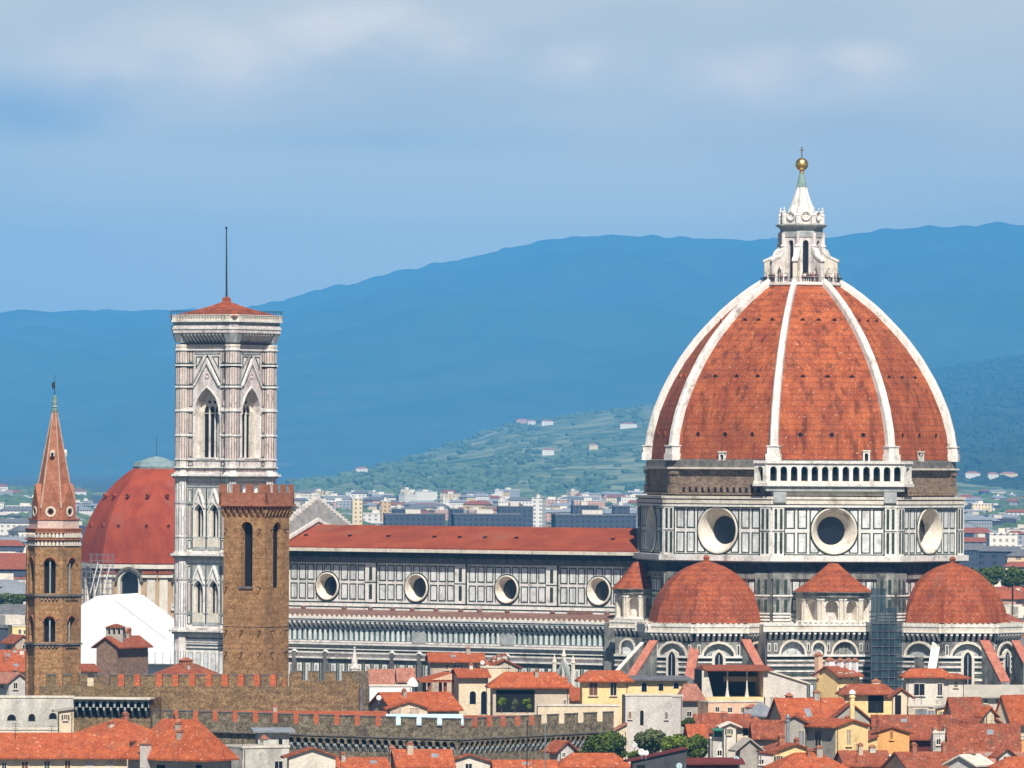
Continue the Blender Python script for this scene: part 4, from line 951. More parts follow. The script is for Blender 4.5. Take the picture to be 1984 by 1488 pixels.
for F0 in fr:
    F = Fr(Vector((HC.x, HC.y, 0)) + F0.n * HR * .72, F0.a)
    b.prism(F, [(-1.25, hz(1004)), (1.25, hz(1004)), (1.2, hz(975)), (0, hz(937)), (-1.2, hz(975))], -1.3, .12, M['redbrick'])
    b.ring(F, 0, hz(991), [(.75, .1), (.75, .22), (.5, .22), (.5, .13)], 16, M['cream'], False)
    for dx, dz_ in ((.2, 0), (-.2, 0), (0, .2), (0, -.2)): b.disc(F, dx, hz(991) + dz_, .2, .15 + abs(dx) * .01, M['dark'], 10)
for a in (0, 1, 2): F0 = fr[(a * 2) % 6]; F = Fr(Vector((HC.x, HC.y, 0)) + F0.n * HR * .42, F0.a); b.prism(F, [(-.3, hz(884)), (.3, hz(884)), (.3, hz(876)), (0, hz(871)), (-.3, hz(876))], -.5, .2, M['rosy']); b.prism(F, [(-.18, hz(884)), (.18, hz(884)), (.18, hz(877)), (-.18, hz(877))], .1, .23, M['dark'])
b.build('spire', sp)
b = MB(); b.lathe(HC, [(.42, hz(797)), (.42, hz(789)), (.5, hz(788.5)), (.28, hz(786)), (.42, hz(779)), (.3, hz(778)), (.32, hz(768)), (.1, hz(766))], 10, M['verdi']); b.tube((HC.x, HC.y, hz(767)), (HC.x, HC.y, hz(726)), .07, M['iron'], 5, .03)
F = Fr((HC.x, HC.y), R(25)); b.prism(F, [(-.1, hz(752)), (0, hz(746)), (-.1, hz(741)), (-.35, hz(740)), (-.45, hz(747)), (-.3, hz(754))], -.08, .08, M['iron'])
b.build('weather_vane', sp)
# ================================================================ CHAPEL DOME BEHIND
CD = 1640; CC = at(302, 1088, CD); cz = lambda y: zof(300, y, CD); cs = FPX / CD
M['ctile'] = mat('chapel_tile', (.25, .040, .018), (.34, .062, .024), .3, (1, 1, .5), c3=(.23, .085, .065), s3=.09, fine=.1)
M['copper'] = mat('weathered_copper', (.16, .24, .26), (.26, .35, .36), 1)
M['ochre'] = mat('ochre_plaster', (.42, .29, .17), (.52, .38, .24), .4, (1, 1, .5), c3=(.36, .25, .17), s3=.2)
ch = thing('domed_chapel', (CC.x, CC.y, 0), 'big plain red-tiled dome over an ochre drum, behind the marble bell tower', 'chapel')
b = MB(); PRC = [(1090, 148), (1060, 145), (1030, 138), (1000, 126), (975, 112), (950, 93), (935, 79), (920, 62), (908, 45)]
CR = R(4); b.lathe(CC, [(r / cs, cz(y)) for y, r in PRC], 8, M['ctile'], CR, split=True); cdm = b.build('dome', ch)
b = MB()
b.lathe(CC, [(45 / cs, cz(909)), (46 / cs, cz(904)), (42 / cs, cz(895)), (30 / cs, cz(893)), (16 / cs, cz(887)), (2 / cs, cz(884))], 8, M['copper'], CR)
b.tube((CC.x, CC.y, cz(885)), (CC.x, CC.y, cz(846)), .06, M['iron'], 5, .04)
b.build('dome_cap', ch)
CFr = ngon_frames(CC, 148 / cs, CR, 8); hw = 148 / cs * s22; Rdm = 148 / cs
for F in CFr:
    if F.n.y > .3: continue
    for y, us in ((960, (-2.4, 2.4)), (1018, (-3.4, 0 + 3.4))):
        r = [x for x in PRC if x[0] >= y][-1][1] / cs * c22; F2 = Fr(Vector((CC.x, CC.y, 0)) + F.n * (r - .3), F.a)
        for u in us: b = MB(); b.ring(F2, u, cz(y), [(.3, -1), (.3, .1), (.45, .1), (.45, -1)], 10, M['ctile'], False); b.disc(F2, u, cz(y), .32, .05, M['dark'], 10); b.build('roof_vent', cdm)
b = MB()
for F in CFr:
    wall_op(b, F, -hw, hw, 0, cz(1092), [(-2.2, 2.2, cz(1166), cz(1106), 'round')], .9, M['ochre'], M['glass'], mrev=M['cream'])
    for s_ in (-1, 1):
        b.box(F, s_ * (hw - 1.4) - 1.0, s_ * (hw - 1.4) + 1.0, cz(1200), cz(1116), 0, .3, M['cream'])
        b.box(F, 3.1 if s_ > 0 else -hw, hw if s_ > 0 else -3.1, cz(1117), cz(1112), -.2, .7, M['cream']); b.box(F, 3.1 if s_ > 0 else -hw, hw if s_ > 0 else -3.1, cz(1110), cz(1101), -.2, .5, M['roofb'])
    b.box(F, -hw - .4, hw + .4, cz(1100), cz(1092), -1, .9, M['cream'])
    b.box(F, -hw, hw, cz(1215), cz(1206), 0, 2.5, M['roofb'])
    arch_band(b, F, -2.2, 2.2, cz(1166), cz(1106), 'round', .65, 0, .4, M['cream']); arch_band(b, F, -2.8, 2.8, cz(1125), cz(1101), 'round', .55, 0, .9, M['soot'], legs=False)
    b.box(F, -3.2, 3.2, cz(1172), cz(1166), 0, .6, M['cream'])
    for x in (-3, 3): b.box(F, x - .45, x + .45, cz(1180), cz(1166), 0, .4, M['cream'])
b.build('drum', ch)
# scaffold tower in front of it
M['steel'] = mat('scaffold_steel', (.17, .18, .22), rough=.5)
M['tarp'] = mat('white_tarpaulin', (.86, .88, .92), (.93, .94, .96), .3, rough=.6)
M['planks'] = mat('scaffold_boards', (.16, .18, .24), (.24, .26, .32), 1)
SD = 1560; SP = at(190, 1170, SD); SF = Fr(SP, R(-5)); st = thing('scaffold', (SP.x, SP.y, 0), 'tall steel scaffold standing against the chapel drum above the white tarpaulin roof', 'scaffold')
su = lambda x: SF.hit(x, 1120)[0]; sz = lambda y: SF.hit(190, y)[1]
b = MB()
for x in (158, 165, 175, 186, 197, 207, 217):
    for n_ in (0, -2): b.tube(SF.p(su(x), n_, 0), SF.p(su(x), n_, sz(1072 if x > 170 else 1088)), .07, M['steel'], 5)
for y in range(1075, 1200, 11):
    for n_ in (0, -2): b.tube(SF.p(su(157 if y > 1090 else 172), n_, sz(y)), SF.p(su(218), n_, sz(y)), .05, M['steel'], 4)
for x0, y0, x1, y1 in ((182, 1160, 198, 1095), (190, 1090, 175, 1150), (200, 1150, 212, 1100)): b.tube(SF.p(su(x0), .1, sz(y0)), SF.p(su(x1), .1, sz(y1)), .13, M['white'], 5)
b.build('scaffold_frame', st)
for y in (1108, 1119, 1130, 1141, 1152):
    b = MB(); b.box(SF, su(170), su(216), sz(y), sz(y - 1), -1.8, -.1, M['planks']); b.build('scaffold_deck', st)
# white tarpaulin shelter roof
TD = 1480; TPp = at(250, 1230, TD); F = Fr(TPp, R(-12)); tp = thing('tarpaulin_roof', (TPp.x, TPp.y, 0), 'big bright white tarpaulin roof on a steel shelter between the brick spire and the marble tower', 'shelter')
tu = lambda x: F.hit(x, 1230)[0]; tzz = lambda y: F.hit(250, y)[1]
b = MB(); poly = [(tu(146), tzz(1310)), (tu(341), tzz(1310)), (tu(341), tzz(1252)), (tu(322), tzz(1237)), (tu(223), tzz(1160)), (tu(212), tzz(1153)), (tu(188), tzz(1155)), (tu(168), tzz(1166)), (tu(146), tzz(1180))]
b.prism(F, poly, -22, 0, M['tarp'])
b.prism(F, [(tu(224), tzz(1157)), (tu(342), tzz(1247)), (tu(342), tzz(1252)), (tu(222), tzz(1163))][::-1], -22, .08, M['tarp'])
b.build('tarpaulin', tp)
b = MB(); b.box(F, tu(270), tu(341), tzz(1285), tzz(1262), 0, 1.2, M['tarp']); 
for x in (276, 289, 303, 318, 333): b.box(F, tu(x), tu(x) + .25, tzz(1284), tzz(1262), 1.2, 1.35, M['panel'])
b.box(F, tu(270), tu(341), tzz(1287), tzz(1285), 0, 1.6, M['lead']); b.build('side_screen', tp)
# ================================================================ HOUSES
def wallm(name, c, c2=None): M[name] = mat('plaster_' + name, tuple(x * .88 for x in c), c2 or tuple(min(1, x * 1.0) for x in c), .5, (1, 1, .35), c3=tuple(x * .55 for x in c), s3=.45, t3=(.5, .78), fine=.1)
wallm('w_cream', (.80, .66, .47)); wallm('w_yellow', (.96, .70, .34)); wallm('w_pale', (.74, .68, .58)); wallm('w_white', (.64, .60, .56)); wallm('w_orange', (.80, .42, .15))
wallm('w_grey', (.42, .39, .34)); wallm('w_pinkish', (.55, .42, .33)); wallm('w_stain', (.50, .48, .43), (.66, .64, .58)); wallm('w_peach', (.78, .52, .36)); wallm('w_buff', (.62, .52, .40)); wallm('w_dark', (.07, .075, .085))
M['shutter'] = mat('green_shutter', (.05, .10, .08), rough=.6); M['brownsh'] = mat('brown_shutter', (.16, .07, .045), rough=.6)
M['clay'] = mat('clay_pot', (.42, .17, .10)); M['slate'] = mat('grey_sheet_roof', (.20, .22, .25), (.27, .29, .32), .8); M['wood'] = mat('dark_timber', (.06, .04, .03), (.10, .07, .05), 1)
M['bluer'] = mat('pale_blue_sheet', (.42, .58, .64), (.50, .66, .70), .5); M['steelp'] = mat('bright_steel', (.5, .53, .58), rough=.35, metal=.8); M['whitep'] = mat('white_paint', (.82, .82, .82), rough=.5)
M['awning'] = mat('green_canvas', (.03, .17, .12)); M['maroon'] = mat('maroon_sheet', (.11, .022, .02), (.15, .03, .028), 1)
def add_window(root, F, x0, y0, x1, y1, kind='win', fr_='w_pale', pane='glass'):
    xm = (x0 + x1) / 2; u0 = F.hit(x0, y0)[0]; u1 = F.hit(x1, y0)[0]; z1 = F.hit(xm, y0)[1]; z0 = F.hit(xm, y1)[1]
    b = MB(); t = .1
    if kind == 'arch':
        arch_band(b, F, u0, u1, z0, z1, 'round', .12, -.3, .07, M[fr_]); P = ([(u0, z0)] + arch_pts(u0, u1, z0, z1, 'round') + [(u1, z0)])[::-1]
        o = b.build('window', root); b = MB(); b.prism(F, P, -.2, .03, M[pane]); b.build('pane', o); return
    if kind == 'open':
        b.box(F, u0, u1, z0, z1, -.3, .03, M['dark']); o = b.build('opening', root)
        if pane == 'rail':
            b = MB(); b.box(F, u0, u1, z0 + .9, z0 + .95, 0, .12, M['iron'])
            n_ = max(2, int((u1 - u0) / .35))
            for i in range(n_ + 1): x = u0 + (u1 - u0) * i / n_; b.box(F, x - .03, x + .03, z0, z0 + .9, .03, .1, M['iron'])
            b.build('railing', o)
        return
    frame_rect(b, F, u0 - t, u1 + t, z0 - t, z1 + t, t, -.1, .09, M[fr_]); b.box(F, u0 - .2, u1 + .2, z0 - t - .1, z0 - t, 0, .2, M[fr_])
    if kind == 'shut':
        w = (u1 - u0) * .5
        b.box(F, u0 - w - .1, u0 - .1, z0, z1, 0, .1, M['shutter']); b.box(F, u1 + .1, u1 + w + .1, z0, z1, 0, .1, M['shutter'])
    o = b.build('window', root); b = MB(); b.box(F, u0, u1, z0, z1, -.1, .03, M[pane]); b.box(F, (u0 + u1) / 2 - .03, (u0 + u1) / 2 + .03, z0, z1, .03, .06, M[fr_]); b.build('pane', o)
def house(label, D, xl, xc, xr, ye, yr, yaw, kind, wall, roof='roof', wins=(), chim=(), dl=8, dr=8, wallL=None, oh=.75, name='house', cat='house', zb=0, group=None):
    P, Fl, F, wl, wr = blk(xl, xc, xr, D, yaw, ye, dl, dr); sc = FPX / D; ze = P.z; rise = max(0.0, (ye - yr) / sc)
    root = thing(name, (P.x, P.y, 0), label, cat, group)
    U, V = F.u, -F.n; Q = lambda u, v, z: Vector((P.x, P.y, 0)) + U * u + V * v + Vector((0, 0, z))
    b = MB(); mw = M[wall]; ml = M[wallL or wall]
    b.quad(Q(0, 0, zb), Q(wr, 0, zb), Q(wr, 0, ze), Q(0, 0, ze), mw); b.quad(Q(0, wl, zb), Q(0, 0, zb), Q(0, 0, ze), Q(0, wl, ze), ml)
    b.quad(Q(wr, 0, zb), Q(wr, wl, zb), Q(wr, wl, ze), Q(wr, 0, ze), mw); b.quad(Q(wr, wl, zb), Q(0, wl, zb), Q(0, wl, ze), Q(wr, wl, ze), mw)
    th = .22; zr = ze + rise
    RF = MB(); mr = M[roof]
    def slab(a, b_, c, d):       # a,b lower edge; c,d upper edge
        up = Vector((0, 0, th)); RF.hexa([a, b_, c, d, a + up, b_ + up, c + up, d + up], mr)
    if kind == 'gR':
        m = wr / 2; so_ = oh * rise / m if m else 0
        for v in (0.0, wl): b.add([Q(0, v, ze), Q(wr, v, ze), Q(m, v, zr)], [(0, 1, 2)], mw)
        slab(Q(-oh, wl + oh, ze - so_), Q(-oh, -oh * .5, ze - so_), Q(m, -oh * .5, zr), Q(m, wl + oh, zr)); slab(Q(wr + oh, -oh * .5, ze - so_), Q(wr + oh, wl + oh, ze - so_), Q(m, wl + oh, zr), Q(m, -oh * .5, zr))
    elif kind == 'gL':
        m = wl / 2; so_ = oh * rise / m if m else 0
        for u in (0.0, wr): b.add([Q(u, wl, ze), Q(u, 0, ze), Q(u, m, zr)], [(0, 1, 2)], ml)
        slab(Q(-oh * .5, -oh, ze - so_), Q(wr + oh * .5, -oh, ze - so_), Q(wr + oh * .5, m, zr), Q(-oh * .5, m, zr)); slab(Q(wr + oh * .5, wl + oh, ze - so_), Q(-oh * .5, wl + oh, ze - so_), Q(-oh * .5, m, zr), Q(wr + oh * .5, m, zr))
    elif kind == 'hip':
        i_ = min(wr, wl) / 2; r0, r1 = (Q(i_, i_, zr), Q(wr - i_, wl - i_, zr)) if wr >= wl else (Q(i_, i_, zr), Q(wr - i_, wl - i_, zr))
        A = [Q(-oh, -oh, ze - .1), Q(wr + oh, -oh, ze - .1), Q(wr + oh, wl + oh, ze - .1), Q(-oh, wl + oh, ze - .1)]; up = Vector((0, 0, th))
        if wr >= wl: T = [Q(wl / 2, wl / 2, zr), Q(wr - wl / 2, wl / 2, zr)]; fs = [(0, 1, 9, 8), (1, 2, 9), (2, 3, 8, 9), (3, 0, 8)]
        else: T = [Q(wr / 2, wr / 2, zr), Q(wr / 2, wl - wr / 2, zr)]; fs = [(0, 1, 8), (1, 2, 9, 8), (2, 3, 9), (3, 0, 8, 9)]
        vs = [x + up for x in A] + A + [t_ + up for t_ in T]
        RF.add(vs, fs + [(7, 6, 5, 4), (4, 5, 1, 0), (5, 6, 2, 1), (6, 7, 3, 2), (7, 4, 0, 3)], mr)
    elif kind == 'shedB':        # rises away from the right face
        so_ = oh * rise / wl; b.add([Q(0, wl, ze), Q(0, 0, ze), Q(0, wl, zr)], [(0, 1, 2)], ml); b.add([Q(wr, 0, ze), Q(wr, wl, ze), Q(wr, wl, zr)], [(0, 1, 2)], ml)
        b.quad(Q(wr, wl, ze), Q(0, wl, ze), Q(0, wl, zr), Q(wr, wl, zr), mw)
        slab(Q(-oh, -oh, ze - so_), Q(wr + oh, -oh, ze - so_), Q(wr + oh, wl, zr), Q(-oh, wl, zr))
    elif kind in ('shedR', 'shedL'):     # highest edge at the right / left end of the right face
        hi = wr if kind == 'shedR' else 0; lo_ = wr - hi
        for v in (0.0, wl): b.add([Q(lo_, v, ze), Q(hi, v, ze), Q(hi, v, zr)], [(0, 1, 2)], mw)
        b.quad(Q(hi, 0, ze), Q(hi, wl, ze), Q(hi, wl, zr), Q(hi, 0, zr), ml)
        sg = 1 if hi else -1
        slab(Q(lo_ - sg * oh, -oh * .4, ze - oh * rise / wr), Q(hi, -oh * .4, zr), Q(hi, wl + oh, zr), Q(lo_ - sg * oh, wl + oh, ze - oh * rise / wr))
    else:
        b.box(F, -.1, wr + .1, ze, ze + .3, -.3, .1, M['w_pale'] if wall != 'w_dark' else M['lead']); RF.hexa([Q(0, .2, ze - .1), Q(wr, .2, ze - .1), Q(wr, wl, ze - .1), Q(0, wl, ze - .1), Q(0, .2, ze + .12), Q(wr, .2, ze + .12), Q(wr, wl, ze + .12), Q(0, wl, ze + .12)], mr)
    b.build('wall', root); ro = RF.build('roof', root)
    hr2 = random.Random(len(label) * 7 + int(xc))
    if kind in ('gR', 'gL', 'hip') and wr > 4 and wl > 3 and hr2.random() < .75:
        for _ in range(hr2.choice((1, 1, 2))):
            fu, fv = hr2.uniform(.2, .8), hr2.uniform(.25, .5)
            e_ = min(fv * wl / (wl / 2), 1) if kind == 'gL' else min(min(fu, 1 - fu) * 2, 1) if kind == 'gR' else min(min(fu, 1 - fu) * wr, fv * wl) / (min(wr, wl) / 2)
            zb_c = ze + rise * min(1, e_) - .3; h_ = hr2.uniform(.9, 1.6); w_ = hr2.uniform(.22, .42); c0 = Q(fu * wr, fv * wl, 0); Fc = Fr(c0, R(yaw)); cmb = MB()
            cmb.box(Fc, -w_, w_, zb_c, zb_c + h_, -.3, .3, M[hr2.choice(('w_grey', 'w_buff', 'redbrick', 'w_stain'))]); cmb.box(Fc, -w_ - .08, w_ + .08, zb_c + h_, zb_c + h_ + .1, -.38, .38, M['clay']); cmb.prism(Fc, [(-w_, zb_c + h_ + .2), (w_, zb_c + h_ + .2), (0, zb_c + h_ + .42)], -.32, .32, M['clay'])
            for x_ in (-w_ + .04, w_ - .12): cmb.box(Fc, x_, x_ + .08, zb_c + h_ + .1, zb_c + h_ + .2, -.3, .3, M['clay'])
            cmb.build('chimney', ro)
    if kind == 'gL' and wr > 5 and hr2.random() < .55:      # a skylight lying in the front slope
        u_ = wr * hr2.uniform(.2, .8); k0, k1 = .35, .62; sk_ = MB(); so_z = lambda k: ze + rise * k + th + .05
        sk_.hexa([Q(u_ - .45, wl / 2 * k0, so_z(k0) - .2), Q(u_ + .45, wl / 2 * k0, so_z(k0) - .2), Q(u_ + .45, wl / 2 * k1, so_z(k1) - .2), Q(u_ - .45, wl / 2 * k1, so_z(k1) - .2), Q(u_ - .45, wl / 2 * k0, so_z(k0)), Q(u_ + .45, wl / 2 * k0, so_z(k0)), Q(u_ + .45, wl / 2 * k1, so_z(k1)), Q(u_ - .45, wl / 2 * k1, so_z(k1))], M['slate']); sk_.build('skylight', ro)
    hr3 = random.Random(len(label) * 3 + int(xr))
    if not wins and kind != 'flat' and wall not in ('w_dark', 'maroon') and xr - xc > 22 and hr3.random() < .8:
        x = xc + 6 + hr3.random() * 6; wd = hr3.choice((5, 6, 7))
        while x + wd < xr - 5 and len(wins) < 4:
            if hr3.random() < .75: wins = tuple(wins) + (('R', x, ye + 7, x + wd, ye + 7 + wd * 1.5, hr3.choice(('win', 'win', 'shut')), hr3.choice(('w_pale', 'w_buff')), hr3.choice(('glass', 'brownsh', 'shutter'))),)
            x += wd + hr3.choice((12, 16, 22))
    if hr3.random() < .6:
        dp = MB(); uu = wr - .25 if hr3.random() < .5 else .25; dp.tube(F.p(uu, .12, zb), F.p(uu, .12, ze - .15), .06, M['lead'], 5); dp.build('downpipe', root)
    for w in wins:
        side = w[0]; add_window(root, Fl if side == 'L' else F, *w[1:])
    for (cx, yt, yb, wd, cm) in chim:
        p_ = at(cx, yb, D + min(wl, wr) * .45 + (0 if kind == 'flat' else 1)); w_ = wd / sc / 2; Fc_ = Fr(p_, R(yaw if yaw < 60 else yaw - 90)); c_ = MB(); ztp = zof(cx, yt, p_.y)
        c_.box(Fc_, -w_, w_, p_.z - 1.5, ztp, -.9, 0, M[cm]); c_.box(Fc_, -w_ - .12, w_ + .12, ztp, ztp + .14, -1.02, .12, M['clay']); c_.prism(Fc_, [(-w_, ztp + .14), (w_, ztp + .14), (0, ztp + .5)], -.8, -.1, M['clay']); c_.build('chimney', ro)
    return root, Fl, F, wl, wr
# ---- small brick house with a lantern chimney, before the tarpaulin
r_, Fl, F, wl, wr = house('brown brick house with an open square roof lantern standing against the white tarpaulin', 1120, 187, 226, 287, 1251, 1236, 60, 'gL', 'w_pinkish', 'roofb', wallL='w_grey')
M['bricky'] = mat('old_brick_wall', (.20, .125, .09), (.29, .19, .14), 1, (1, 1, 2), fine=.2)
for c in r_.children:
    if c.name.startswith('wall'): c.data.materials[0] = M['bricky']; 
    if c.name.startswith('wall') and len(c.data.materials) > 1: c.data.materials[1] = M['bricky']
b = MB(); Fq = Fr(at(221, 1236, 1122), R(-8)); q = lambda y: Fq.hit(221, y)[1]; h0, h1 = Fq.hit(205, 1230)[0], Fq.hit(238, 1230)[0]
b.box(Fq, h0, h1, q(1245), q(1229), -2, 0, M['w_grey']); b.box(Fq, h0, h1, q(1218), q(1216), -2, 0, M['w_grey']); b.prism(Fq, [(h0 - .3, q(1216)), (h1 + .3, q(1216)), ((h0 + h1) / 2, q(1209))], -2.3, .3, M['roofb'])
for i in range(4):
    x = h0 + (h1 - h0 - .35) * i / 3
    for n_ in (0, -1.65): b.box(Fq, x, x + .35, q(1229), q(1218), n_ - .35, n_, M['w_grey'])
b.build('roof_lantern', r_)
